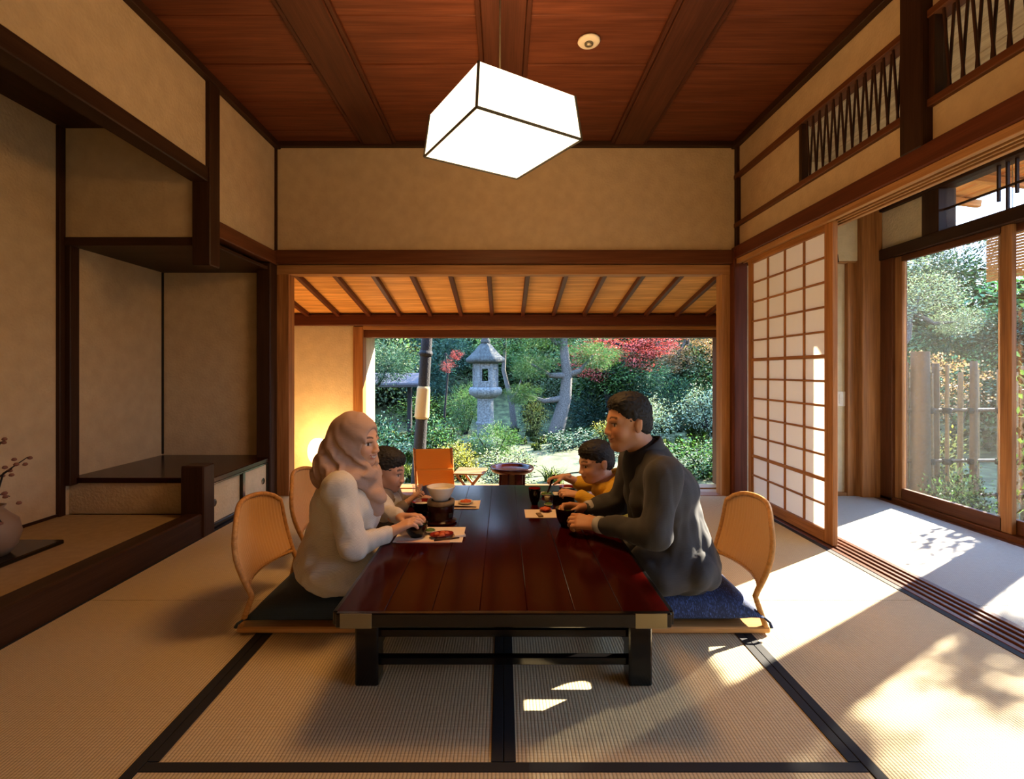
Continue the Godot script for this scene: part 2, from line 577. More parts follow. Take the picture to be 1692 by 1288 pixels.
func build_alcove() -> void:
	var w := setting("wall_left", "tan plaster wall with dark posts round the display alcove", "wall")
	piece("plaster_panel", M.plaster, w, L - 0.06, L, 2.25, C + 0.05, 1.25, 3.12)
	piece("plaster_panel", M.plaster, w, L - 0.06, L, 0.0, C + 0.05, N, 1.2)
	piece("plaster_panel", M.plaster, w, L - 0.06, L, 1.95, C + 0.05, 3.19, B)
	piece("alcove_lintel", M.wood_dark, w, L - 0.09, L + 0.02, 2.175, 2.265, 1.25, 3.10, 0.006)
	piece("hanging_post", M.wood_dark, w, L - 0.085, L + 0.03, 1.66, C, 3.10, 3.21, 0.006)
	piece("side_lintel", M.wood_mid, w, L - 0.07, L + 0.025, 1.86, 1.965, 3.21, B, 0.005)
	piece("near_post", M.wood_dark, w, L - 0.09, L + 0.03, 0.0, C, 1.19, 1.3, 0.006)
	piece("corner_post", M.wood_dark, w, L - 0.09, L + 0.02, -0.05, 1.86, B - 0.13, B - 0.01, 0.006)
	# deep alcove
	piece("alcove_back", M.plaster, w, -2.85, -2.75, -0.1, C + 0.05, 1.2, B + 0.1)
	piece("alcove_near_side", M.plaster, w, -2.75, L - 0.06, 0.0, C, 1.2, 1.28)
	piece("alcove_far_side", M.plaster, w, -2.85, L, -0.1, C + 0.06, B, B + 0.08)
	piece("corner_strip", M.seam_dark, w, -2.75, -2.737, 0.34, 1.8, B - 0.013, B, 0.001)
	piece("partition_panel", M.plaster, w, -2.75, L - 0.085, 1.835, 2.55, 3.13, 3.19)
	piece("partition_rail", M.wood_dark, w, -2.75, L - 0.085, 1.785, 1.838, 3.115, 3.2)
	piece("alcove_ceiling", M.wood_dark, w, -2.75, L - 0.06, 2.52, 2.56, 1.28, 3.14)
	piece("niche_ceiling", M.wood_dark, w, -2.75, L, 1.80, 1.825, 3.18, B)
	piece("slim_post", M.wood_dark, w, -2.76, -2.725, 0.1, 2.52, 3.085, 3.13, 0.004)
	piece("wall_post", M.wood_dark, w, -2.765, -2.69, 0.29, 1.79, 3.12, 3.19, 0.005)

	var f := setting("trim_2", "raised alcove floor behind a heavy dark front beam", "alcove floor")
	piece("alcove_floor", M.alcove_mat, f, -2.76, L - 0.06, -0.05, 0.108, 1.25, 3.14)
	piece("front_beam", M.wood_dark, f, L - 0.085, L + 0.02, -0.02, 0.143, 1.3, 3.06, 0.008)
	piece("stub_post", M.wood_dark, f, L - 0.11, L + 0.03, -0.02, 0.43, 3.03, 3.15, 0.007)
	piece("skirting", M.wood_dark, f, -2.752, -2.738, 0.108, 0.125, 1.28, 3.09, 0.002)

	# cabinet below the niche
	var c := thing("low_cabinet", "low built-in cabinet with dark shelf top and two cream sliding doors", "cabinet", V(-2.29, 0, 3.62))
	var q := Buf.new()
	q.box(Vector3(-0.46, 0.298, -0.43), Vector3(0.46, 0.332, 0.455), 0.004)
	part("shelf_top", q, M.lacquer_brown, c)
	q = Buf.new()
	q.box(Vector3(-0.46, 0.1, 0.405), Vector3(0.36, 0.30, 0.44), 0.002)
	part("end_panel", q, M.plaster, c)
	q = Buf.new()
	for y in [[-0.02, 0.035], [0.283, 0.298]]:
		q.box(Vector3(0.40, y[0], -0.30), Vector3(0.455, y[1], 0.47), 0.003)
	for z in [0.455, 0.07, -0.31]:
		q.box(Vector3(0.40, 0.03, z - 0.018), Vector3(0.458, 0.29, z + 0.018), 0.003)
	part("frame", q, M.lacquer_black, c)
	for k in 2:
		q = Buf.new()
		var z0 := 0.088 if k == 0 else -0.292
		q.box(Vector3(0.415, 0.035, z0), Vector3(0.435 + 0.006 * k, 0.283, z0 + 0.35), 0.002)
		var door := part("sliding_door", q, M.plaster_light, c)
		q = Buf.new()
		q.lathe([Vector2(0, 0), Vector2(0.02, 0), Vector2(0.024, 0.002), Vector2(0.02, 0.004), Vector2(0, 0.003)])
		var pull := part("finger_pull", q, M.lacquer_black, door)
		pull.transform = Transform3D(Basis(Vector3(0, 0, 1), -PI / 2), Vector3(0.435 + 0.006 * k, 0.16, z0 + (0.31 if k == 0 else 0.05)))


func zigzag(parent: Node3D, d0: float, d1: float) -> void:
	# openwork transom: thin slats lean to and fro in two layers
	var y0 := 2.19
	var y1 := 2.55
	piece("frame_stile", M.wood_dark, parent, R - 0.02, R + 0.025, y0, y1, d1 - 0.03, d1)
	piece("frame_stile", M.wood_dark, parent, R - 0.02, R + 0.025, y0, y1, d0, d0 + 0.02)
	var count := int((d1 - d0 - 0.06) / 0.062)
	for k in count:
		for s in [-1, 1]:
			var d: float = d0 + 0.045 + (k + 0.5) * (d1 - d0 - 0.09) / count
			var b := Buf.new()
			var lean := Transform3D(Basis(Vector3(1, 0, 0), s * 0.085), V(R + 0.004 + 0.009 * s, (y0 + y1) / 2, d))
			b.box(Vector3(-0.004, -0.185, -0.0055), Vector3(0.004, 0.185, 0.0055), 0.001, lean)
			part("slat", b, M.wood_dark, parent)


func build_right_wall() -> void:
	var w := setting("wall_right", "tan plaster wall with rails over the opening to the corridor", "wall")
	piece("plaster_panel", M.plaster, w, R, R + 0.06, 2.58, C + 0.05, N, B)
	piece("plaster_panel", M.plaster, w, R + 0.01, R + 0.05, 2.18, 2.56, 3.165, B)
	piece("plaster_panel", M.plaster, w, R + 0.01, R + 0.05, 2.18, 2.56, N, 0.4)
	piece("plaster_panel", M.plaster, w, R, R + 0.06, 1.98, 2.165, N, B)
	piece("upper_rail", M.wood_mid, w, R - 0.025, R + 0.065, 2.55, 2.585, N, B)
	piece("middle_rail", M.wood_mid, w, R - 0.025, R + 0.065, 2.16, 2.195, N, B)
	piece("lintel", M.wood_red, w, R - 0.045, R + 0.03, 1.90, 1.998, N, B, 0.006)
	# grooved head track
	for g in [[-0.03, 0.0], [0.022, 0.034], [0.056, 0.066], [0.088, 0.115]]:
		piece("head_track", M.wood_light, w, R + g[0], R + g[1], 1.862, 1.90, N, B, 0.002)
	piece("head_track_board", M.wood_mid, w, R - 0.02, R + 0.115, 1.885, 1.93, N, B, 0.002)
	piece("wall_post", M.wood_dark, w, R - 0.05, R + 0.07, 1.99, C, 2.20, 2.325, 0.006)
	piece("corner_strip", M.wood_dark, w, R - 0.02, R + 0.01, 1.99, C, B - 0.05, B - 0.02)

	var p := thing("transom_lattice", "zigzag slatted transom panel next to the back corner", "transom", Vector3.ZERO, 0.0, "slatted transoms of the right wall")
	zigzag(p, 2.325, 3.165)
	p = thing("transom_lattice", "zigzag slatted transom panel nearest the camera, cut by the frame", "transom", Vector3.ZERO, 0.0, "slatted transoms of the right wall")
	zigzag(p, 1.35, 2.20)
	var w2 := piece("plaster_panel", M.plaster, w, R + 0.01, R + 0.05, 2.18, 2.56, 0.4, 1.35)
	w2.name = "plaster_panel"

	# floor track between room and corridor
	var t := setting("trim_3", "grooved wooden sliding track between tatami and corridor", "track")
	piece("track_bed", M.wood_dark, t, 1.842, 2.03, -0.1, -0.004, N, B)
	for g in [[1.842, 1.868], [1.886, 1.906], [1.926, 1.944], [1.964, 1.982], [2.0, 2.03]]:
		piece("track_rib", M.wood_mid, t, g[0], g[1], -0.02, 0.003, N, B, 0.002)

	# shoji
	var s := thing("shoji_screen", "sliding paper screen with honey wood lattice standing beside the back corner", "screen", V(R + 0.015, 0.004, 3.36))
	var d0 := 2.87
	var d1 := 3.86
	var q := Buf.new()
	var xo := 0.016
	var ztop := 1.866
	var make := func(called: String, y0: float, y1: float, a: float, b: float, x: float, m: Material) -> void:
		var bb := Buf.new()
		bb.box(Vector3(-x, y0, -(b - 3.36)), Vector3(x, y1, -(a - 3.36)), 0.003, Transform3D(), Vector2(rng.randf(), rng.randf()))
		part(called, bb, m, s)
	make.call("stile", 0.0, ztop, d0, d0 + 0.075, xo, M.wood_honey)
	make.call("stile", 0.0, ztop, d1 - 0.05, d1, xo, M.wood_honey)
	make.call("bottom_rail", 0.0, 0.07, d0 + 0.075, d1 - 0.05, xo, M.wood_honey)
	make.call("top_rail", ztop - 0.05, ztop, d0 + 0.075, d1 - 0.05, xo, M.wood_honey)
	var a := d0 + 0.075
	var b2 := d1 - 0.05
	var rows := [0.07]
	for k in 12: rows.append(0.07 + (ztop - 0.12) * (k + 1) / 12.0)
	for k in range(1, 4):
		var d := a + (b2 - a) * k / 4.0
		make.call("lattice_bar", 0.07, ztop - 0.05, d - 0.006, d + 0.006, 0.010, M.wood_honey)
	for k in range(1, 12):
		var th := 0.011 if k == 2 or k == 7 else 0.006
		make.call("lattice_bar", rows[k] - th, rows[k] + th, a, b2, 0.011, M.wood_honey)
	for k in 12:
		for j in 4:
			q = Buf.new()
			var e0 := a + (b2 - a) * j / 4.0
			var e1 := a + (b2 - a) * (j + 1) / 4.0
			q.face([Vector3(0.002, rows[k], -(e0 - 3.36)), Vector3(0.002, rows[k], -(e1 - 3.36)), Vector3(0.002, rows[k + 1], -(e1 - 3.36)), Vector3(0.002, rows[k + 1], -(e0 - 3.36))], Vector3(1, 1, 0))
			part("paper_pane", q, M.shoji_paper, s)


func build_corridor() -> void:
	var f := setting("floor_corridor", "pale matted floor of the sunlit window corridor", "floor")
	piece("subfloor", M.wood_dark, f, 2.03, 3.15, -0.16, -0.052, N, B)
	for d in [[N, 0.35], [0.35, 2.15], [2.15, B]]:
		mat_piece(f, 2.03, 2.95, d[0], d[1], M.corridor_mat, false, false)
	piece("edge_board", M.wood_mid, f, 2.95, 3.0, -0.05, 0.0, N, B)

	var w := setting("wall_corridor", "outer corridor wall of posts, beams and plaster round the garden windows", "wall")
	var X := 3.02
	piece("sill_beam", M.wood_mid, w, X - 0.02, X + 0.1, -0.3, 0.03, N, B, 0.005)
	piece("head_beam", M.wood_dark, w, X - 0.03, X + 0.1, 1.885, 1.97, N, B, 0.005)
	piece("upper_beam", M.wood_dark, w, X - 0.03, X + 0.1, 2.27, 2.34, N, B, 0.005)
	piece("plaster_panel", M.plaster_light, w, X, X + 0.08, 2.34, 2.75, N, B)
	piece("plaster_panel", M.plaster_light, w, X, X + 0.08, 1.97, 2.27, 3.60, B)
	piece("transom_post", M.wood_dark, w, X - 0.025, X + 0.1, 1.97, 2.27, 3.46, 3.60)
	for d in [1.9, 0.2]:
		piece("transom_post", M.wood_dark, w, X - 0.02, X + 0.1, 1.97, 2.27, d, d + 0.1)
	piece("window_post", M.wood_mid, w, X - 0.02, X + 0.1, 0.0, 1.885, 3.88, B - 0.02)
	piece("plaster_panel", M.plaster_light, w, X, X + 0.08, 0.0, 1.9, N, -0.6)
	piece("corner_post", M.wood_honey, w, 2.86, 3.02, -0.05, 2.72, B - 0.05, B + 0.05, 0.006)
	w = setting("wall_corridor_end", "cream end wall of the corridor with a flush door", "wall")
	piece("plaster_panel", M.plaster_light, w, R, 3.1, 1.9, 2.75, B + 0.01, B + 0.1)
	piece("door_panel", M.plaster_light, w, R, 2.86, -0.05, 1.885, B + 0.06, B + 0.1)
	piece("door_head", M.wood_light, w, R, 2.86, 1.885, 1.9, B + 0.02, B + 0.1)
	piece("door_jamb", M.wood_honey, w, 2.79, 2.86, -0.05, 1.885, B + 0.02, B + 0.1)
	piece("door_base", M.wood_light, w, R, 2.79, -0.05, 0.02, B + 0.03, B + 0.1)
	var c := setting("ceiling_corridor", "low boarded ceiling over the window corridor", "ceiling")
	for k in 6:
		piece("ceiling_board", M.wood_pale, c, 1.94 + k * 0.2, 2.138 + k * 0.2, 2.70, 2.72, N, B + 0.1, 0.003)

	# sliding glass doors
	var spans := [[2.99, 3.885], [2.12, 3.11], [1.2, 2.17], [0.25, 1.25], [-0.62, 0.3]]
	for k in spans.size():
		var a: float = spans[k][0]
		var b: float = spans[k][1]
		var x := X + (0.02 if k % 2 == 0 else 0.055)
		var win := setting("window_%d" % (k + 1), ["sliding glass door beside the corridor's corner post, bamboo fence behind it", "sliding glass door cut by the right edge of the picture", "sliding glass door of the corridor beyond the picture's right edge", "sliding glass door of the corridor abreast of the camera", "sliding glass door of the corridor behind the camera"][k], "glass door")
		piece("stile", M.wood_honey, win, x - 0.016, x + 0.016, 0.03, 1.885, a, a + 0.072)
		piece("stile", M.wood_honey, win, x - 0.016, x + 0.016, 0.03, 1.885, b - 0.072, b)
		piece("bottom_rail", M.wood_mid, win, x - 0.016, x + 0.016, 0.03, 0.115, a + 0.06, b - 0.06)
		piece("top_rail", M.wood_mid, win, x - 0.016, x + 0.016, 1.84, 1.885, a + 0.06, b - 0.06)
		piece("pane", M.glass, win, x - 0.002, x + 0.002, 0.11, 1.845, a + 0.055, b - 0.055, 0.0005)
	var tr := setting("window_6", "transom window with dark geometric muntins above the glass doors", "window")
	for s in [[2.0, 3.46], [0.3, 1.9]]:
		piece("pane", M.glass, tr, X + 0.03, X + 0.034, 1.97, 2.27, s[0], s[1], 0.0005)
		piece("muntin", M.wood_dark, tr, X + 0.015, X + 0.03, 2.115, 2.128, s[0], s[1], 0.001)
		for j in 2:
			var dm: float = s[1] - 0.37 - j * 0.82
			for k in 3:
				var y0: float = [2.045, 1.97, 2.06][k]
				piece("muntin", M.wood_dark, tr, X + 0.012, X + 0.03, y0, 2.27, dm - 0.055 * k - 0.012, dm - 0.055 * k, 0.001)

	# eaves outside
	var e := setting("roof_eaves", "sunlit honey coloured eaves with rafters outside the corridor windows", "eaves")
	var sl := -0.12
	for k in 8:
		var x0 := 3.1 + k * 0.14
		var b := Buf.new()
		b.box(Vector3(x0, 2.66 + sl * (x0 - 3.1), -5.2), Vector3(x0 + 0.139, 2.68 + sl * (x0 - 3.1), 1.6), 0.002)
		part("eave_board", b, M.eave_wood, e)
	for k in 15:
		var d := -1.4 + k * 0.45
		var b := Buf.new()
		b.box(Vector3(0, -0.06, -0.022), Vector3(1.15, 0.0, 0.022), 0.003, Transform3D(Basis(Vector3(0, 0, 1), atan(sl)), V(3.08, 2.655, d)))
		part("rafter", b, M.eave_wood, e)

	for d in [3.56, 1.2, -1.0]:
		var b := Buf.new()
		b.box(V(4.03, -0.5, d + 0.07), V(4.17, 2.55, d - 0.07), 0.01)
		part("eave_post", b, M.wood_mid, e)

	# reed blind hung under the eaves
	var bl := thing("reed_blind", "sunlit reed blind hanging outside the glass doors at the right edge", "blind", V(3.5, 0, 2.86))
	var n := 0
	for k in 22:
		var b := Buf.new()
		b.box(Vector3(-0.004, 2.08 - k * 0.0205, -0.78), Vector3(0.004, 2.097 - k * 0.0205, 0.75), 0.002)
		part("reed_slat", b, M.blind_reed, bl)
	for z in [-0.6, 0.0, 0.6]:
		var b := Buf.new()
		b.tube([Vector3(0.006, 2.57, z), Vector3(0.006, 1.62, z)], 0.003, 5)
		part("binding_cord", b, M.straw, bl)


func build_veranda() -> void:
	var fl := -0.23
	var far := 5.3
	var f := setting("floor_veranda", "lower boarded floor of the veranda before the garden", "floor")
	for k in 6:
		piece("floor_board", M.wood_honey, f, -2.5, 2.5, fl - 0.05, fl, B + 0.1 + k * 0.2, B + 0.297 + k * 0.2, 0.003)
	var w := setting("wall_veranda", "far veranda wall of cream plaster and honey posts round the garden opening", "wall")
	piece("plaster_panel", M.plaster_light, w, -2.6, -1.58, fl, 1.5, far, far + 0.1)
	piece("opening_post", M.wood_honey, w, -1.58, -1.475, fl, 1.48, far - 0.03, far + 0.1, 0.005)
	piece("left_return", M.plaster_light, w, -1.54, -1.478, fl - 0.1, 1.48, far + 0.1, far + 0.47, 0.004)
	piece("opening_post", M.wood_mid, w, 2.318, 2.40, fl, 1.48, far - 0.03, far + 0.28, 0.005)
	piece("plaster_panel", M.plaster_light, w, 2.40, 2.6, fl, 1.5, far, far + 0.1)
	piece("eave_beam", M.wood_red, w, -2.6, 2.6, 1.485, 1.6, far - 0.08, far + 0.12, 0.006)
	piece("opening_head", M.wood_light, w, -1.475, 2.318, 1.445, 1.485, far - 0.03, far + 0.1)
	piece("opening_lintel", M.wood_mid, w, -1.475, 2.318, 1.365, 1.446, far, far + 0.14)
	piece("sill", M.wood_honey, w, -1.475, 2.318, fl - 0.12, fl + 0.012, far - 0.02, far + 0.16)
	piece("end_panel", M.plaster_light, w, -2.6, -2.5, fl, 2.1, B + 0.08, far + 0.1)
	piece("end_panel", M.plaster_light, w, 2.36, 2.46, fl, 2.1, B + 0.08, far + 0.1)
	piece("left_wing", M.plaster_light, w, -2.6, L, fl, 2.1, B + 0.08, B + 0.13)
	piece("right_wing", M.plaster_light, w, R, 2.46, fl, 2.1, B + 0.1, B + 0.13)
	var c := setting("ceiling_veranda", "sloping honey boarded veranda ceiling with slim dark rafters", "ceiling")
	var slope := atan2(-0.225, 1.13)
	var X := Transform3D(Basis(Vector3(1, 0, 0), -slope), V(0, 1.835, 4.13))
	# boards lie across the rafters
	for k in 7:
		var b := Buf.new()
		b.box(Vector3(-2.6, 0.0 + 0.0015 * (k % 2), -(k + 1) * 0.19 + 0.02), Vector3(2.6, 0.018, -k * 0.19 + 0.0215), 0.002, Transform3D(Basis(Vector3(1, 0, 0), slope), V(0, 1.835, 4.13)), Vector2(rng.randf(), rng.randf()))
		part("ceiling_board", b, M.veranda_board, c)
	for k in 16:
		var b := Buf.new()
		var x := -2.357 + k * 0.3195
		b.box(Vector3(x - 0.019, -0.042, -1.25), Vector3(x + 0.019, 0.001, 0.02), 0.003, Transform3D(Basis(Vector3(1, 0, 0), slope), V(0, 1.835, 4.13)), Vector2(rng.randf(), rng.randf()))
		part("rafter", b, M.wood_red, c)
	var roof := Buf.new()
	roof.box(Vector3(-2.7, 0.03, -1.9), Vector3(2.7, 0.1, 0.1), 0.003, Transform3D(Basis(Vector3(1, 0, 0), slope), V(0, 1.835, 4.13)))
	part("roof_deck", roof, M.wood_dark, c)


func area(parent: Node3D, at: Vector3, towards: Vector3, size: Vector2, col: Color, energy: float) -> void:
	var l := AreaLight3D.new()
	l.name = "panel_light"
	l.area_size = size
	l.light_color = col
	l.light_energy = energy
	l.shadow_enabled = true
	l.set("area_range", 12.0)
	parent.add_child(l, true)
	l.position = at
	var up := Vector3.UP if absf(towards.y) < 0.9 else Vector3.RIGHT
	l.basis = Basis.looking_at(towards, up)


func build_lamps() -> void:
	# square paper pendant, hung turned about the cord
	var h := 2.0
	var lamp := thing("pendant_lamp", "glowing square white paper pendant lamp with thin frame on a cord", "lamp", V(-0.016, h, 2.246), atan2(0.2568, 0.4224))
	var w := 0.256
	var wt := 0.236
	var t := 0.19
	var q := Buf.new()
	var corner := func(k: int, y: float) -> Vector3:
		var s := lerpf(w, wt, y / t)
		return Vector3([-s, s, s, -s][k], y, [-s, -s, s, s][k])
	for k in 4:
		q = Buf.new()
		var a: Vector3 = corner.call(k, 0.0)
		var b: Vector3 = corner.call((k + 1) % 4, 0.0)
		var c: Vector3 = corner.call((k + 1) % 4, t)
		var d: Vector3 = corner.call(k, t)
		var inn := -((a + b) / 2).normalized() * 0.003
		inn.y = 0
		q.face([a, b, c, d], Vector3(0, t / 2, 0))
		q.face([a + inn, b + inn, c + inn, d + inn], (a + b) * 2)
		part("paper_panel", q, M.lamp_paper, lamp)
	q = Buf.new()
	q.box(Vector3(-w + 0.003, 0.0, -w + 0.003), Vector3(w - 0.003, 0.003, w - 0.003), 0.0005)
	part("bottom_panel", q, M.lamp_paper, lamp)
	for k in 4:
		for e in 3:
			var a: Vector3 = corner.call(k, t if e == 1 else 0.0)
			var b: Vector3 = corner.call(k, t) if e == 2 else corner.call((k + 1) % 4, t if e == 1 else 0.0)
			if e == 1: continue
			q = Buf.new()
			q.tube([a, b], 0.0058, 6)
			part("frame_rod", q, M.lamp_frame, lamp)
	q = Buf.new()
	q.tube([Vector3(0, 0.06, 0), Vector3(0, C - h - 0.04, 0)], 0.0035, 6)
	part("cord", q, M.lamp_frame, lamp)
	q = Buf.new()
	q.lathe([Vector2(0, 0.045), Vector2(0.03, 0.045), Vector2(0.035, 0.02), Vector2(0.04, 0.0), Vector2(0, 0)], Vector3(0, C - h - 0.075, 0))
	part("ceiling_rose", q, M.wood_dark, lamp)
	var warm := Color(1.0, 0.72, 0.40)
	area(lamp, Vector3(0, -0.012, 0), Vector3.DOWN, Vector2(0.5, 0.5), warm, 1.45)
	area(lamp, Vector3(0, t + 0.006, 0), Vector3.UP, Vector2(0.45, 0.45), warm, 0.45)
	for k in 4:
		var dir := Vector3([0, 1, 0, -1][k], 0, [-1, 0, 1, 0][k])
		area(lamp, dir * (w + 0.008) + Vector3(0, t / 2, 0), dir, Vector2(0.48, 0.17), warm, 0.42)

	# round paper lantern on the veranda floor
	var lan := thing("paper_lantern", "small glowing paper floor lantern behind the woman's headscarf", "lamp", V(-1.86, -0.23, 5.02))
	q = Buf.new()
	var pr := []
	for k in 13:
		var a := PI * k / 12.0
		pr.append(Vector2(0.02 + 0.075 * sin(a), 0.44 - 0.125 * cos(a)))
	q.lathe(pr)
	part("paper_shade", q, M.lantern_paper, lan)
	q = Buf.new()
	for k in 3:
		var a := TAU * k / 3.0
		q.tube([Vector3(0.1 * cos(a), 0, 0.1 * sin(a)), Vector3(0.03 * cos(a), 0.32, 0.03 * sin(a))], 0.006, 6)
	part("stand", q, M.wood_dark, lan)
	var o := OmniLight3D.new()
	o.name = "lantern_light"
	o.light_color = Color(1.0, 0.80, 0.5)
	o.light_energy = 0.5
	o.light_size = 0.1
	o.omni_range = 8.0
	o.omni_attenuation = 2.0
	o.shadow_enabled = true
	lan.add_child(o)
	o.position = Vector3(0, 0.44, 0)


# ---------- furniture ----------

func build_table() -> void:
	# long low table: X -0.4875..0.4875, D 1.47..3.09, top at 0.30
	var t := thing("low_table", "long dark red lacquer table with black legs and stretchers", "table", V(0, 0, 2.28))
	var hw := 0.4875
	var hl := 0.81
	for k in 7:  # boards side by side
		var q := Buf.new()
		var x0 := -hw + k * 2.0 * hw / 7.0
		q.box(Vector3(x0, 0.272, -hl), Vector3(x0 + 2.0 * hw / 7.0 - 0.0008, 0.30, hl), 0.0012, Transform3D(), Vector2(k * 0.31, k * 0.17))
		part("top_board", q, M.lacquer_red, t)
	for s in [-1, 1]:
		var q := Buf.new()
		q.box(Vector3(-hw, 0.258, s * (hl + 0.006) - 0.01), Vector3(hw, 0.2995, s * (hl + 0.006) + 0.01), 0.003)
		part("end_edge", q, M.lacquer_black, t)
		q = Buf.new()
		q.box(Vector3(s * (hw + 0.004) - 0.008, 0.258, -hl), Vector3(s * (hw + 0.004) + 0.008, 0.2995, hl), 0.003)
		part("side_edge", q, M.lacquer_black, t)
		for r in [-1, 1]:
			q = Buf.new()
			q.box(Vector3(s * 0.435 - 0.037, 0.0, r * 0.65 - 0.037), Vector3(s * 0.435 + 0.037, 0.27, r * 0.65 + 0.037), 0.005)
			part("leg", q, M.lacquer_black, t)
			q = Buf.new()
			q.box(Vector3(s * hw - s * 0.06 - 0.046, 0.2575, r * (hl + 0.017) - 0.0015), Vector3(s * hw - s * 0.06 + 0.046, 0.3, r * (hl + 0.017) + 0.0015), 0.001)
			part("corner_plate", q, M.brass_dull, t, "dull brass corner plate")
		q = Buf.new()
		q.box(Vector3(s * 0.435 - 0.016, 0.055, -0.62), Vector3(s * 0.435 + 0.016, 0.085, 0.62), 0.003)
		part("stretcher", q, M.lacquer_black, t)
		for y in [0.055, 0.145]:
			q = Buf.new()
			q.box(Vector3(-0.40, y, s * 0.65 - 0.013), Vector3(0.40, y + 0.026, s * 0.65 + 0.013), 0.003)
			part("stretcher", q, M.lacquer_black, t)


# legless chair: s = -1 has its back to the left wall, +1 to the right
func make_chair(s: int, label: String, cushion: Material, cushion_label: String, at: Vector3) -> void:
	var c := thing("floor_chair", label, "chair", at, 0.0, "legless rattan chairs at the table")
	# in the chair's frame: +x towards its back, z across; width 0.47, depth 0.52
	c.rotation.y = 0.0 if s > 0 else PI
	var q := Buf.new()
	var back := func(u: float, v: float) -> Vector3:   # u -1..1 across, v 0..1 up
		var wide := 0.205 + 0.022 * sin(PI * v) - 0.02 * v
		var y := 0.16 + 0.285 * v + 0.02 * (1.0 - u * u) * v
		var lean := 0.055 * v + 0.02 * sin(PI * v)
		return Vector3(0.215 + lean + 0.055 * (1.0 - u * u), y, u * wide)
	# woven panel of upright canes
	var rows := []
	for side in 2:
		for j in 15:
			var v := float(j) / 14.0 if side == 0 else 1.0 - float(j) / 14.0
			var row := []
			for k in 97:
				var u := -0.96 + 1.92 * k / 96.0
				var top := pow(absf(u), 5.0)
				var p: Vector3 = back.call(u, minf(v, 1.0 - 0.16 * top) if v > 0.5 else maxf(v, 0.10 * top))
				p.x += (0.004 if side == 0 else -0.004) + (0.0045 * absf(sin(PI * k / 4.0)) - 0.001) * (1 if side == 0 else -1)
				row.append(p)
			rows.append(row)
	q.grid(rows, false, true, Vector2(0.3, 1))
	part("woven_back", q, M.rattan_cane, c)
	# frame: one bent cane up both sides and over the top
	var path := []
	for k in 9:
		var v := float(k) / 8.0
		var p := Vector3(lerpf(0.235, 0.20, v), lerpf(0.028, 0.15, v), -lerpf(0.225, 0.203, v))
		if k < 8: path.append(p)
	for k in 8: path.append(back.call(-1.0, k / 8.0 * 0.86))
	for k in 13:
		var u := -1.0 + 2.0 * k / 12.0
		path.append(back.call(u * 0.985, 1.0 - 0.14 * pow(absf(u), 5.0)))
	for k in range(7, -1, -1): path.append(back.call(1.0, k / 8.0 * 0.86))
	for k in range(7, -1, -1):
		var v := float(k) / 8.0
		path.append(Vector3(lerpf(0.235, 0.20, v), lerpf(0.028, 0.15, v), lerpf(0.225, 0.203, v)))
	q = Buf.new()
	q.tube(path, 0.011, 8)
	part("bent_frame", q, M.rattan, c)
	var low := []
	for k in 13: low.append(back.call(-1.0 + 2.0 * k / 12.0, 0.02))
	q = Buf.new()
	q.tube(low, 0.008, 7)
	part("back_rail", q, M.rattan, c)
	q = Buf.new()
	q.box(Vector3(-0.25, 0.006, -0.235), Vector3(0.25, 0.03, 0.235), 0.01)
	part("seat_board", q, M.rattan, c)
	for z in [-0.2, 0.2]:
		q = Buf.new()
		q.box(Vector3(-0.24, 0.0, z - 0.02), Vector3(0.24, 0.008, z + 0.02), 0.002)
		part("runner", q, M.rattan, c)

	make_cushion(at + Vector3(-0.02 * s, 0.031, 0.0), 0.25, 0.235, 0.085 if s < 0 else 0.115, cushion, cushion_label)


func make_cushion(at: Vector3, hx: float, hz: float, tall: float, m: Material, label: String) -> void:
	var k := thing("floor_cushion", label, "cushion", at, 0.0, "cushions round the low table")
	var q := Buf.new()
	var rows := []
	var n := 18
	for side in 2:
		for j in n + 1:
			var row := []
			var b := -1.0 + 2.0 * j / n if side == 0 else 1.0 - 2.0 * j / n
			for i in n + 1:
				var a := -1.0 + 2.0 * i / n
				var pinch := 1.0 - 0.05 * (1.0 - a * a) * absf(b) - 0.05 * (1.0 - b * b) * absf(a)
				var h := sqrt(maxf(0.0, (1.0 - pow(absf(a), 3.5)) * (1.0 - pow(absf(b), 3.5))))
				var y := tall * (0.30 + 0.7 * h) if side == 0 else tall * 0.30 * (1.0 - h)
				if absf(a) == 1.0 or absf(b) == 1.0: y = tall * 0.3
				row.append(Vector3(a * hx * pinch, y, b * hz * pinch))
			rows.append(row)
	q.grid(rows, false, true)
	part("cover", q, m, k)
	for x in [-1, 1]:
		for z in [-1, 1]:
			q = Buf.new()
			q.tube([Vector3(x * (hx - 0.004), tall * 0.3, z * (hz - 0.004)), Vector3(x * (hx + 0.010), tall * 0.2, z * (hz + 0.010)), Vector3(x * (hx + 0.016), 0.004, z * (hz + 0.012))], [0.004, 0.005, 0.007], 6)
			part("corner_tassel", q, m, k)


func build_seats() -> void:
	make_chair(-1, "legless rattan floor chair with rounded woven back behind the woman", M.cushion_navy, "plain navy cushion that the woman sits on", V(-0.765, 0, 2.14))
	make_chair(1, "legless rattan floor chair with rounded woven back behind the man", M.cushion_blue, "blue patterned cushion that the man sits on", V(0.765, 0, 2.14))
	make_chair(-1, "legless rattan floor chair mostly hidden, behind the boy in grey", M.cushion_navy, "dark cushion that the boy in grey sits on", V(-0.80, 0, 2.74))
	make_cushion(V(0.70, 0.0, 2.66), 0.24, 0.21, 0.10, M.cushion_navy, "dark cushion that the boy in yellow sits on")


# ---------- the meal ----------

const T := 0.3005  # table top

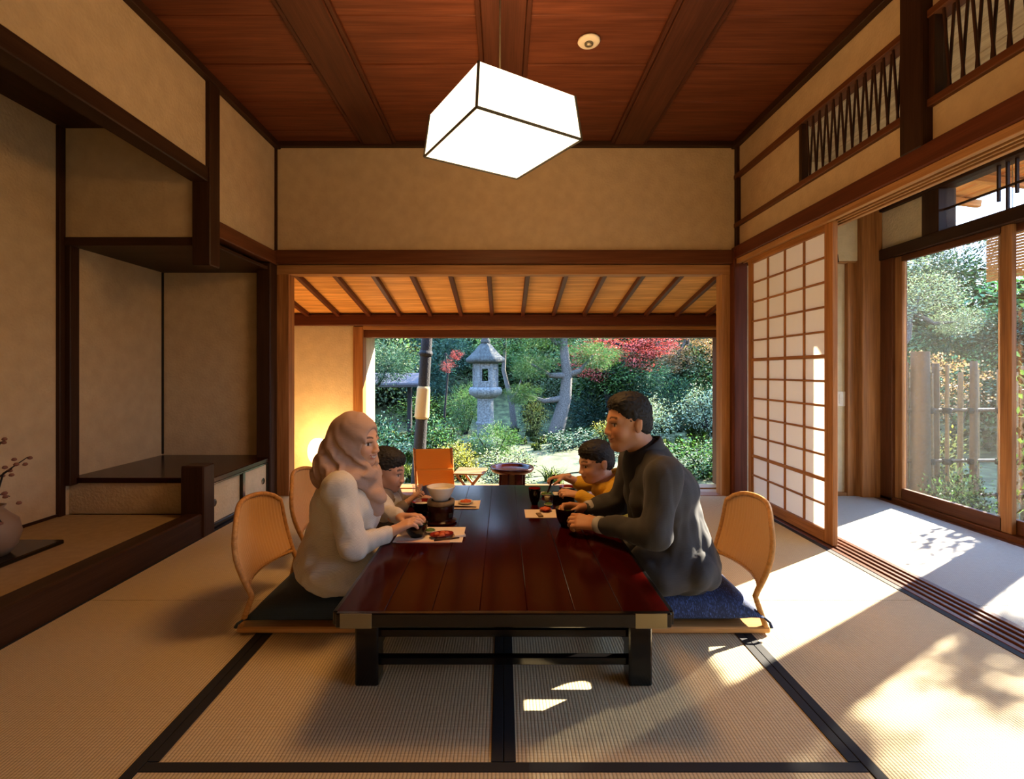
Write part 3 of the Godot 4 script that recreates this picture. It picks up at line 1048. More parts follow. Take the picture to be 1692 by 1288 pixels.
func bowl(called: String, label: String, at: Vector3, r: float, h: float, m: Material, inner: Material, filling: Material, group: String) -> Node3D:
	var b := thing(called, label, "bowl", at, 0.0, group)
	var q := Buf.new()
	q.lathe([Vector2(0, 0.0), Vector2(r * 0.5, 0.0), Vector2(r * 0.5, h * 0.1), Vector2(r * 0.62, h * 0.14), Vector2(r * 0.86, h * 0.45), Vector2(r * 0.97, h * 0.8), Vector2(r, h), Vector2(r * 0.96, h), Vector2(r * 0.92, h * 0.8)])
	part("outside", q, m, b)
	q = Buf.new()
	q.lathe([Vector2(r * 0.955, h * 0.995), Vector2(r * 0.91, h * 0.8), Vector2(r * 0.8, h * 0.45), Vector2(r * 0.5, h * 0.22), Vector2(0, h * 0.2), Vector2(0, h * 0.19), Vector2(r * 0.82, h * 0.44), Vector2(r * 0.93, h * 0.8)])
	part("inside", q, inner, b)
	if filling:
		q = Buf.new()
		var rows := []
		for j in 7:
			var row := []
			for k in 24:
				var a := TAU * k / 24.0
				var f := float(j) / 6.0
				row.append(Vector3(cos(a) * r * 0.86 * f, h * (0.72 + 0.12 * (1.0 - f * f) + 0.03 * sin(a * 3.0 + j) * (1.0 - f)), sin(a) * r * 0.86 * f))
			rows.append(row)
		q.grid(rows, true)
		part("food", q, filling, b)
	return b


func sheet(called: String, label: String, x0: float, x1: float, d0: float, d1: float, th: float, m: Material, y := T) -> Node3D:
	var o := thing(called, label, "placemat", V((x0 + x1) / 2, y, (d0 + d1) / 2), 0.0, "paper mats on the table")
	var q := Buf.new()
	q.box(Vector3(-(x1 - x0) / 2, 0, -(d1 - d0) / 2), Vector3((x1 - x0) / 2, th, (d1 - d0) / 2), th * 0.4)
	part("paper", q, m, o)
	return o


func dish(called: String, label: String, at: Vector3, r: float, m: Material, food: Material, corners := 0.0) -> Node3D:
	var o := thing(called, label, "dish", at, 0.4, "small dishes on the table")
	var q := Buf.new()
	q.lathe([Vector2(0, 0), Vector2(r * 0.6, 0), Vector2(r * 0.7, 0.004), Vector2(r, 0.012), Vector2(r * 0.98, 0.0145), Vector2(r * 0.68, 0.007), Vector2(0, 0.006)], Vector3.ZERO, 32, corners)
	part("plate", q, m, o)
	for k in 4:
		q = Buf.new()
		var a := 1.7 * k
		q.lathe([Vector2(0, 0.0), Vector2(0.012, 0.0), Vector2(0.014, 0.006), Vector2(0.009, 0.013), Vector2(0, 0.015)], Vector3(cos(a), 0, sin(a)) * r * 0.4 + Vector3(0, 0.0055, 0), 10)
		part("morsel", q, food, o)
	return o


func sticks(label: String, a: Vector3, b: Vector3, gap: Vector3, m: Material) -> void:
	var o := thing("chopsticks", label, "chopsticks", a, 0.0, "chopsticks on the table")
	for k in 2:
		var q := Buf.new()
		q.tube([gap * k, (b - a) * 0.5 + gap * k * 0.8, b - a + gap * k * 0.6], [0.0035, 0.003, 0.0018], 7)
		part("stick", q, m, o)


func build_meal() -> void:
	# the woman's place
	sheet("paper_mat", "large white paper mat before the woman at the near left", -0.455, -0.17, 2.06, 2.26, 0.0015, M.paper_white)
	sheet("paper_mat", "narrow pink paper strip along the near edge of the woman's mat", -0.44, -0.22, 2.055, 2.075, 0.003, M.paper_pink, T)
	bowl("soup_bowl", "black lacquer bowl under the woman's hand", V(-0.37, T + 0.002, 2.13), 0.05, 0.058, M.lacquer_black, M.lacquer_black, M.greens, "bowls on the table")
	var tray := dish("oval_dish", "red lacquer dish of food in front of the hot pot", V(-0.262, T + 0.002, 2.125), 0.052, M.red_lacquer, M.salmon)
	tray.scale.z = 0.7
	dish("sauce_dish", "small white sauce dish between black bowl and red dish", V(-0.318, T + 0.002, 2.17), 0.024, M.porcelain, M.greens)
	sticks("dark chopsticks lying on the white napkin by the woman's mat", V(-0.285, T + 0.006, 2.078), V(-0.185, T + 0.006, 2.105), Vector3(0, 0, 0.012), M.lacquer_brown)
	var n := thing("napkin", "folded white napkin at the right of the woman's mat", "napkin", V(-0.198, T + 0.002, 2.16), 0.3)
	var q := Buf.new()
	for k in 3: q.box(Vector3(-0.026 + 0.003 * k, 0.003 * k, -0.045 + 0.004 * k), Vector3(0.026, 0.003 * k + 0.0028, 0.045), 0.001)
	part("fold", q, M.paper_white, n)
	# individual hot pot: dark stove, wooden ring, white bowl
	var p := thing("hot_pot", "white bowl on a dark red table stove with a pale wooden ring", "hot pot", V(-0.292, T + 0.0, 2.345))
	q = Buf.new()
	q.lathe([Vector2(0, 0), Vector2(0.072, 0), Vector2(0.075, 0.008), Vector2(0.06, 0.014), Vector2(0.056, 0.02), Vector2(0.060, 0.05), Vector2(0.063, 0.082), Vector2(0.055, 0.084), Vector2(0, 0.08)])
	part("stove", q, M.lacquer_brown, p)
	q = Buf.new()
	for k in 3:
		var a := TAU * k / 3.0 + 0.9
		q.box(Vector3(-0.012, 0.03, 0.058), Vector3(0.012, 0.05, 0.064), 0.002, Transform3D(Basis(Vector3.UP, a), Vector3.ZERO))
	part("air_vents", q, M.seam_dark, p)
	q = Buf.new()
	q.lathe([Vector2(0.045, 0.084), Vector2(0.062, 0.084), Vector2(0.065, 0.092), Vector2(0.062, 0.104), Vector2(0.045, 0.104)])
	part("wooden_ring", q, M.bamboo_pale, p)
	q = Buf.new()
	q.lathe([Vector2(0, 0.10), Vector2(0.032, 0.10), Vector2(0.042, 0.115), Vector2(0.055, 0.14), Vector2(0.064, 0.160), Vector2(0.066, 0.166), Vector2(0.060, 0.166), Vector2(0.050, 0.142), Vector2(0.03, 0.12), Vector2(0, 0.118)])
	part("white_bowl", q, M.porcelain, p)
	q = Buf.new()
	q.lathe([Vector2(0, 0.152), Vector2(0.03, 0.151), Vector2(0.053, 0.148), Vector2(0.05, 0.145), Vector2(0, 0.145)])
	part("soup", q, M.rice, p)
	# the boy in grey
	sheet("paper_mat", "white paper mat behind the hot pot, before the boy in grey", -0.45, -0.125, 2.565, 2.73, 0.0015, M.paper_white)
	bowl("rice_bowl", "dark bowl before the boy in grey, left of the hot pot", V(-0.40, T + 0.002, 2.48), 0.055, 0.06, M.lacquer_black, M.red_lacquer, M.rice, "bowls on the table")
	dish("side_dish", "small white dish of food on the far left mat", V(-0.20, T + 0.002, 2.66), 0.04, M.porcelain, M.salmon)
	sticks("dark chopsticks across the mat of the boy in grey", V(-0.29, T + 0.005, 2.60), V(-0.14, T + 0.005, 2.585), Vector3(0, 0, 0.012), M.lacquer_brown)
	var g := thing("drinking_glass", "clear drinking glass raised by the boy in grey", "glass", V(-0.418, 0.372, 2.44))
	q = Buf.new()
	q.lathe([Vector2(0, 0), Vector2(0.020, 0), Vector2(0.025, 0.08), Vector2(0.0235, 0.08), Vector2(0.019, 0.005), Vector2(0, 0.005)])
	part("tumbler", q, M.tumbler_glass, g)
	# the man and the boy in yellow
	sheet("paper_mat", "small white paper mat before the man's bowl", 0.105, 0.262, 2.405, 2.55, 0.0015, M.paper_white)
	var slip := thing("chopstick_rest", "tan folded paper rest at the edge of the man's mat", "chopstick rest", V(0.175, T + 0.002, 2.44), 0.2)
	q = Buf.new()
	q.box(Vector3(-0.012, 0, -0.028), Vector3(0.012, 0.007, 0.028), 0.002)
	part("fold", q, M.bamboo_pale, slip)
	bowl("rice_bowl", "dark bowl with pale rim held by the man", V(0.285, T, 2.285), 0.05, 0.082, M.lacquer_brown, M.celadon, M.greens, "bowls on the table")
	var cup := bowl("tea_cup", "black cup with red inside left of the boy in yellow", V(0.165, T, 2.66), 0.034, 0.085, M.lacquer_black, M.red_lacquer, M.salmon, "bowls on the table")
	dish("side_dish", "orange dish of food beside the black cup", V(0.21, T + 0.002, 2.515), 0.032, M.red_lacquer, M.salmon)
	bowl("sake_cup", "tiny pale cup between black cup and lunch box", V(0.235, T, 2.70), 0.016, 0.03, M.porcelain, M.porcelain, null, "bowls on the table")
	dish("sauce_dish", "small pale sauce dish beside the man's bowl", V(0.232, T + 0.002, 2.60), 0.022, M.porcelain, M.greens)
	dish("side_dish", "white dish of greens at the far edge of the boy in yellow's place", V(0.24, T + 0.002, 2.83), 0.038, M.porcelain, M.greens)
	bowl("soup_bowl", "low black bowl with a red lining behind the lunch box", V(0.36, T, 2.85), 0.046, 0.05, M.lacquer_black, M.red_lacquer, M.rice, "bowls on the table")
	bowl("tea_cup", "small pale tea cup left of the hot pot", V(-0.385, T + 0.002, 2.26), 0.026, 0.045, M.celadon, M.porcelain, null, "bowls on the table")
	var bx := thing("lunch_box", "black lacquer lunch box before the boy in yellow", "box", V(0.315, T, 2.70), 0.06)
	q = Buf.new()
	q.box(Vector3(-0.055, 0, -0.05), Vector3(0.055, 0.008, 0.05), 0.002)
	for s in [-1, 1]:
		q.box(Vector3(s * 0.053 - 0.003, 0, -0.05), Vector3(s * 0.053 + 0.003, 0.048, 0.05), 0.001)
		q.box(Vector3(-0.053, 0, s * 0.048 - 0.003), Vector3(0.053, 0.048, s * 0.048 + 0.003), 0.001)
	part("tray", q, M.lacquer_black, bx)
	q = Buf.new()
	q.box(Vector3(-0.049, 0.008, -0.044), Vector3(-0.002, 0.046, 0.044), 0.006)
	part("rice", q, M.rice, bx)
	for k in 3:
		q = Buf.new()
		q.lathe([Vector2(0, 0.008), Vector2(0.014, 0.01), Vector2(0.017, 0.03), Vector2(0.01, 0.043), Vector2(0, 0.046)], Vector3(0.024 + 0.004 * (k % 2), 0, -0.03 + k * 0.03), 10)
		part("morsel", q, [M.salmon, M.greens, M.salmon][k], bx)


# ---------- people: fields of tapered capsules and ellipsoids, meshed as surface nets ----------

class Field:
	var kind := PackedByteArray()       # 0 capsule, 1 ellipsoid
	var a := PackedVector3Array()
	var b := PackedVector3Array()
	var ra := PackedFloat32Array()
	var rb := PackedFloat32Array()
	var k := PackedFloat32Array()
	var frame := []
	var centre := PackedVector3Array()
	var reach := PackedFloat32Array()
	var minus := []                     # carved away: [Transform3D to unit ball frame, radii, k]
	var planes := []                    # [normal, offset]: the part beyond the plane is cut off
	var ripple: FastNoiseLite
	var ripple_amp := 0.0
	var ripple_scale := Vector3.ONE
	var jag: FastNoiseLite              # ragged edge where something is carved away
	var jag_amp := 0.0
	var fold_amp := 0.0                 # long folds of cloth: waves across fold_dir, below fold_top
	var fold_freq := 10.0
	var fold_dir := Vector3.RIGHT
	var fold_top := 99.0

	func cap(p: Vector3, q: Vector3, r0: float, r1: float, soft := 0.02) -> void:
		kind.append(0); a.append(p); b.append(q); ra.append(r0); rb.append(r1); k.append(soft); frame.append(null)
		centre.append((p + q) / 2); reach.append(p.distance_to(q) / 2 + maxf(r0, r1))

	func ell(p: Vector3, r: Vector3, basis := Basis(), soft := 0.02) -> void:
		kind.append(1); a.append(p); b.append(r); ra.append(0); rb.append(0); k.append(soft); frame.append(basis.inverse())
		centre.append(p); reach.append(maxf(r.x, maxf(r.y, r.z)))

	func carve(p: Vector3, r: Vector3, basis := Basis(), soft := 0.006) -> void:
		minus.append([p, basis.inverse(), r, soft])

	func ell_dist(q: Vector3, r: Vector3) -> float:
		var s := q / r
		var l := s.length()
		if l < 1e-4: return -minf(r.x, minf(r.y, r.z))
		return l * (l - 1.0) / (s / r).length()

	func near(p: Vector3, margin: float) -> PackedInt32Array:
		var out := PackedInt32Array()
		for i in kind.size():
			if p.distance_to(centre[i]) - reach[i] < margin + k[i]: out.append(i)
		return out

	func value(p: Vector3, use: PackedInt32Array) -> float:
		var d := 1.0
		for i in use:
			var e: float
			if kind[i] == 0:
				var ab := b[i] - a[i]
				var t := clampf((p - a[i]).dot(ab) / maxf(ab.length_squared(), 1e-9), 0.0, 1.0)
				e = p.distance_to(a[i] + ab * t) - lerpf(ra[i], rb[i], t)
			else:
				e = ell_dist((frame[i] as Basis) * (p - a[i]), b[i])
			var h := maxf(k[i] - absf(d - e), 0.0)
			d = minf(d, e) - h * h * 0.25 / k[i]
		for m in minus:
			var e := -ell_dist((m[1] as Basis) * (p - m[0]), m[2])
			if jag: e += jag_amp * jag.get_noise_3dv(p)
			var h := maxf(m[3] - absf(d - e), 0.0)
			d = maxf(d, e) + h * h * 0.25 / m[3]
		for pl in planes:
			d = maxf(d, (pl[0] as Vector3).dot(p) - pl[1])
		if ripple and absf(d) < 0.05:
			var rn := ripple.get_noise_3dv(p * ripple_scale)
			d += ripple_amp * rn
			if fold_amp > 0.0:
				d += fold_amp * smoothstep(fold_top + 0.05, fold_top - 0.05, p.y) * sin(TAU * fold_freq * (fold_dir.dot(p) + 0.022 * rn))
		return d

	# adds the surface to the buffer; paint gives a vertex colour for a place
	func into(buf: Buf, cell: float, paint = null) -> void:
		var lo := Vector3.INF
		var hi := -Vector3.INF
		for i in kind.size():
			var e := Vector3.ONE * (reach[i] + cell * 2.0 + absf(ripple_amp))
			lo = lo.min(centre[i] - e); hi = hi.max(centre[i] + e)
		var S := 6
		var nb := Vector3i(((hi - lo) / (cell * S)).ceil()) + Vector3i.ONE
		var nx := nb.x * S + 1
		var ny := nb.y * S + 1
		var nz := nb.z * S + 1
		var val := PackedFloat32Array()
		val.resize(nx * ny * nz)
		val.fill(9.0)
		var half := cell * S * 0.87 + cell
		var blocks := []
		for bz in nb.z:
			for by in nb.y:
				for bx in nb.x:
					var mid := lo + Vector3(bx + 0.5, by + 0.5, bz + 0.5) * cell * S
					var use := near(mid, half * 1.6)
					if use.is_empty(): continue
					if absf(value(mid, use)) > half * 1.5 + absf(ripple_amp) and minus.is_empty() and planes.is_empty(): continue
					blocks.append(Vector3i(bx, by, bz) * S)
					for z in range(bz * S, bz * S + S + 1):
						for y in range(by * S, by * S + S + 1):
							var base := (z * ny + y) * nx
							for x in range(bx * S, bx * S + S + 1):
								if val[base + x] == 9.0:
									val[base + x] = value(lo + Vector3(x, y, z) * cell, use)
		var at := {}
		var first := buf.v.size()
		var pos := PackedVector3Array()
		var quads := PackedInt32Array()
		var off := [0, 1, nx, nx + 1, nx * ny, nx * ny + 1, nx * ny + nx, nx * ny + nx + 1]
		var cells := PackedInt32Array()
		for o: Vector3i in blocks:
			for z in range(o.z, o.z + S):
				for y in range(o.y, o.y + S):
					for x in range(o.x, o.x + S):
						var g := (z * ny + y) * nx + x
						var mask := 0
						var bad := false
						for w in 8:
							var q: float = val[g + off[w]]
							if q == 9.0: bad = true
							if q < 0.0: mask |= 1 << w
						if mask == 0 or mask == 255 or bad: continue
						var sum := Vector3.ZERO
						var cnt := 0
						for e in [[0, 1], [2, 3], [4, 5], [6, 7], [0, 2], [1, 3], [4, 6], [5, 7], [0, 4], [1, 5], [2, 6], [3, 7]]:
							var v0: float = val[g + off[e[0]]]
							var v1: float = val[g + off[e[1]]]
							if (v0 < 0.0) == (v1 < 0.0): continue
							var t := v0 / (v0 - v1)
							var c0 := Vector3(e[0] & 1, (e[0] >> 1) & 1, e[0] >> 2)
							var c1 := Vector3(e[1] & 1, (e[1] >> 1) & 1, e[1] >> 2)
							sum += c0.lerp(c1, t)
							cnt += 1
						at[g] = pos.size()
						cells.append(g)
						pos.append(lo + (Vector3(x, y, z) + sum / cnt) * cell)
		for g in cells:
			var inside: bool = val[g] < 0.0
			for ax in 3:
				var st: int = [1, nx, nx * ny][ax]
				if (val[g + st] < 0.0) == inside: continue
				var u: int = [nx, nx * ny, 1][ax]
				var w: int = [nx * ny, 1, nx][ax]
				if not (at.has(g - u) and at.has(g - w) and at.has(g - u - w)): continue
				var q := [at[g], at[g - u], at[g - u - w], at[g - w]]
				if not inside: q.reverse()
				quads.append_array(q)
		var nn := PackedVector3Array()
		nn.resize(pos.size())
		for i in range(0, quads.size(), 4):
			var n0 := (pos[quads[i + 2]] - pos[quads[i]]).cross(pos[quads[i + 3]] - pos[quads[i + 1]])
			for w in 4: nn[quads[i + w]] += n0
		for i in pos.size():
			if paint != null: buf.tint = paint.call(pos[i])
			buf.vert(pos[i], nn[i].normalized(), Vector2(pos[i].x, pos[i].y))
		for i in range(0, quads.size(), 4):
			var f := first
			buf.ix.append_array([f + quads[i], f + quads[i + 2], f + quads[i + 1], f + quads[i], f + quads[i + 3], f + quads[i + 2]])


func ripples(f: Field, amp: float, freq: float, s: int, stretch := Vector3.ONE) -> void:
	f.ripple = noise(freq, s, 2)
	f.ripple.fractal_type = FastNoiseLite.FRACTAL_RIDGED
	f.ripple_amp = amp
	f.ripple_scale = stretch


# Head frame: +x the way the face looks, +y up, +z to the person's right. One unit of scale is a head 0.225 m tall.
func head_field(f: Field, H: Transform3D, s: float, child: bool) -> void:
	var B3 := H.basis
	var e := func(p: Vector3, r: Vector3, soft: float) -> void: f.ell(H * (p * s), r * s, B3, soft * s)
	var c := func(p: Vector3, q: Vector3, r0: float, r1: float, soft: float) -> void: f.cap(H * (p * s), H * (q * s), r0 * s, r1 * s, soft * s)
	e.call(Vector3(-0.014, 0.030, 0), Vector3(0.097, 0.084, 0.076), 0.02)
	e.call(Vector3(0.030, -0.028, 0), Vector3(0.060, 0.083, 0.060), 0.03)
	var chin := -0.094 if not child else -0.086
	e.call(Vector3(0.066, chin, 0), Vector3(0.024, 0.020, 0.026), 0.03)
	for z in [-1, 1]:
		c.call(Vector3(-0.004, -0.058, z * 0.050), Vector3(0.056, chin, z * 0.018), 0.020, 0.018, 0.025)
		e.call(Vector3(0.058, -0.036, z * 0.034), Vector3(0.030, 0.028, 0.025), 0.02)
		c.call(Vector3(0.080, 0.012, z * 0.012), Vector3(0.066, 0.014, z * 0.044), 0.012, 0.011, 0.015)
		e.call(Vector3(0.101, -0.040, z * 0.012), Vector3(0.009, 0.008, 0.008), 0.008)
		f.ell(H * (Vector3(-0.010, -0.014, z * 0.078) * s), Vector3(0.016, 0.029, 0.007) * s, B3 * Basis(Vector3.UP, z * 0.3) * Basis(Vector3(0, 0, 1), 0.2), 0.006 * s)
		c.call(Vector3(-0.024, 0.006, z * 0.081), Vector3(-0.019, -0.026, z * 0.078), 0.005, 0.005, 0.005)
		f.carve(H * (Vector3(-0.010, -0.012, z * 0.090) * s), Vector3(0.009, 0.017, 0.006) * s, B3, 0.004 * s)
		f.carve(H * (Vector3(0.097, -0.006, z * 0.031) * s), Vector3(0.019, 0.0105, 0.017) * s, B3, 0.008 * s)
		e.call(Vector3(0.0735, -0.006, z * 0.031), Vector3(0.0125, 0.0125, 0.0125), 0.002)
	var nose := 0.106 if not child else 0.100
	c.call(Vector3(0.086, 0.006, 0), Vector3(nose, -0.034, 0), 0.008, 0.0105, 0.012)
	c.call(Vector3(0.083, -0.060, -0.016), Vector3(0.083, -0.060, 0.016), 0.012, 0.012, 0.012)
	c.call(Vector3(0.091, -0.0595, -0.010), Vector3(0.091, -0.0595, 0.010), 0.006, 0.006, 0.006)
	c.call(Vector3(0.089, -0.0715, -0.008), Vector3(0.089, -0.0715, 0.008), 0.0065, 0.0065, 0.006)


func face_paint(H: Transform3D, s: float, skin: Color, smile: float, woman: bool) -> Callable:
	var inv := H.affine_inverse()
	var lip := skin.lerp(Color(0.42, 0.10, 0.09), 0.6 if woman else 0.35)
	var dark := Color(0.012, 0.009, 0.008)
	return func(w: Vector3) -> Color:
		var p: Vector3 = inv * w / s
		var z := absf(p.z)
		if p.x > 0.045:
			var arch := 0.021 + 0.005 * sin(clampf((z - 0.012) / 0.04, 0.0, 1.0) * PI)
			if z > 0.012 and z < 0.052 and absf(p.y - arch) < 0.0042: return dark.lerp(skin, 0.15)
			var ey := (p.y + 0.006) / 0.0062
			var ez := (z - 0.032) / 0.0145
			if p.x > 0.05 and ey * ey + ez * ez < 1.0:
				if absf(z - 0.031) < 0.0062: return dark
				return Color(0.55, 0.52, 0.48)
			if ey > 0.6 and ey < 1.7 and absf(ez) < 1.1: return dark.lerp(skin, 0.35)
		if p.x > 0.07 and z < 0.030:
			var line := -0.0655 + smile * 0.010 * pow(z / 0.028, 2.0)
			var d := p.y - line
			if smile > 0.8 and absf(d + 0.0005) < 0.0032 and z < 0.019: return Color(0.62, 0.57, 0.52)
			if absf(d) < 0.0016: return lip * 0.35
			if d > 0 and d < (0.0085 if smile > 0.8 else 0.007) and z < 0.026: return lip
			if d < 0 and d > -0.0115 and z < 0.023: return lip
		var flush := clampf(1.0 - p.distance_to(Vector3(0.07, -0.035, 0.04 * signf(p.z))) / 0.03, 0.0, 1.0)
		return skin.lerp(Color(skin.r * 1.08, skin.g * 0.82, skin.b * 0.78), flush * 0.5)


# Hand frame: +x along the fingers, +y out of the back of the hand, thumb towards t * z
func hand_field(f: Field, X: Transform3D, s: float, t: float, curl: Array, thumb_in: float) -> void:
	var c := func(p: Vector3, q: Vector3, r0: float, r1: float, soft: float) -> void: f.cap(X * (p * s), X * (q * s), r0 * s, r1 * s, soft * s)
	c.call(Vector3(-0.045, 0, 0), Vector3(0.01, 0, 0), 0.024, 0.023, 0.02)
	var base := [0.027, 0.009, -0.010, -0.027]
	var long := [0.072, 0.080, 0.074, 0.058]
	for k in 4:
		var root := Vector3([0.088, 0.092, 0.088, 0.080][k], 0.0, t * base[k])
		c.call(Vector3(0.008, 0, t * base[k] * 0.55), root, 0.0145, 0.0115, 0.014)
		var ang: float = 0.25 * curl[k]
		var p := root
		for j in 3:
			var q: Vector3 = p + Vector3(cos(ang), -sin(ang), t * 0.04 * (1.5 - k) * (1.0 if j == 0 else 0.3)) * (long[k] * [0.46, 0.30, 0.24][j])
			c.call(p, q, [0.0098, 0.009, 0.0083][j], [0.009, 0.0083, 0.007][j], 0.0035)
			p = q
			ang += [0.95, 0.8, 0.0][j] * curl[k]
	var th := Vector3(0.018, -0.006, t * 0.022)
	var th2 := th + Vector3(0.034, -0.012 - 0.012 * thumb_in, t * 0.030 * (1.0 - 0.5 * thumb_in))
	var th3 := th2 + Vector3(0.026, -0.008 - 0.016 * thumb_in, t * 0.014 * (1.0 - 1.6 * thumb_in))
	var th4 := th3 + Vector3(0.022, -0.006 - 0.010 * thumb_in, -t * 0.012 * thumb_in)
	c.call(th, th2, 0.0155, 0.0125, 0.012)
	c.call(th2, th3, 0.0112, 0.0102, 0.004)
	c.call(th3, th4, 0.010, 0.0075, 0.004)


func aim(at: Vector3, along: Vector3, back: Vector3) -> Transform3D:
	var x := along.normalized()
	var y := (back - x * back.dot(x)).normalized()
	return Transform3D(Basis(x, y, x.cross(y)), at)


func head_frame(at: Vector3, yaw: float, pitch: float, roll := 0.0) -> Transform3D:  # yaw 0 looks along +x; positive pitch looks down
	return Transform3D(Basis(Vector3.UP, yaw) * Basis(Vector3(0, 0, 1), -pitch) * Basis(Vector3(1, 0, 0), roll), at)


func hair_part(who: Node3D, H: Transform3D, s: float, m: Material, child: bool, sd: int) -> void:
	var f := Field.new()
	f.ell(H * (Vector3(-0.016, 0.036, 0) * s), Vector3(0.102, 0.086, 0.082) * s, H.basis, 0.01)
	f.ell(H * (Vector3(0.026, 0.078, 0) * s), Vector3(0.056, 0.032, 0.060) * s, H.basis, 0.03)
	f.ell(H * (Vector3(-0.052, -0.022, 0) * s), Vector3(0.058, 0.055, 0.064) * s, H.basis, 0.03)
	# hairline: forehead down to before the ear, then the nape
	var fore := Vector3(0.080, 0.060, 0) if not child else Vector3(0.086, 0.046, 0)
	f.carve(H * ((fore + Vector3(0.055, -0.085, 0)) * s), Vector3(0.105, 0.090, 0.16) * s, H.basis * Basis(Vector3(0, 0, 1), -0.15), 0.008)
	for z in [-1, 1]:
		f.carve(H * (Vector3(-0.012, -0.022, z * 0.096) * s), Vector3(0.024, 0.036, 0.026) * s, H.basis, 0.006)
	f.carve(H * (Vector3(-0.03, -0.140, 0) * s), Vector3(0.14, 0.066, 0.14) * s, H.basis, 0.008)
	f.jag = noise(70.0, sd + 1, 2)
	f.jag_amp = 0.012 * s
	ripples(f, 0.005 * s, 55.0, sd, Vector3(0.6, 1.0, 1.3))
	var q := Buf.new()
	f.into(q, 0.0036)
	part("hair", q, m, who, "short black hair")


func skin_material(called: String) -> StandardMaterial3D:
	var m := flat(called, Color(1, 1, 1), 0.5)
	m.vertex_color_use_as_albedo = true
	m.metallic_specular = 0.4
	m.subsurf_scatter_enabled = true
	m.subsurf_scatter_strength = 0.08
	return m


func build_people() -> void:
	var skin := skin_material("skin")
	var hair := flat("hair_black", Color(0.05, 0.043, 0.04), 0.72)
	var cloth := weave_texture()
	grained("linen_cream", Color(0.92, 0.89, 0.83), cloth, 16.0, 0.9)
	grained("scarf_rose", Color(0.78, 0.64, 0.56), cloth, 22.0, 0.85)
	grained("jacket_charcoal", Color(0.265, 0.27, 0.28), cloth, 18.0, 0.88)
	grained("shirt_navy", Color(0.10, 0.105, 0.13), cloth, 18.0, 0.9)
	grained("trousers_dark", Color(0.13, 0.15, 0.22), cloth, 14.0, 0.9)
	grained("cuff_white", Color(0.82, 0.82, 0.82), cloth, 18.0, 0.9)
	grained("jacket_taupe", Color(0.52, 0.47, 0.43), cloth, 18.0, 0.9)
	grained("shirt_pale", Color(0.76, 0.77, 0.80), cloth, 18.0, 0.9)
	grained("hoodie_yellow", Color(0.97, 0.77, 0.22), cloth, 16.0, 0.92)
	for m in ["linen_cream", "scarf_rose", "jacket_charcoal", "hoodie_yellow", "jacket_taupe"]:
		M[m].rim_enabled = true
		M[m].rim = 0.25
	woman(skin)
	man(skin, hair)
	boy_grey(skin, hair)
	boy_yellow(skin, hair)


func sleeve(f: Field, a: Vector3, b: Vector3, c: Vector3, r0: float, r1: float, r2: float) -> void:
	f.cap(a, b, r0, r1, 0.03)
	f.cap(b, c, r1, r2, 0.02)


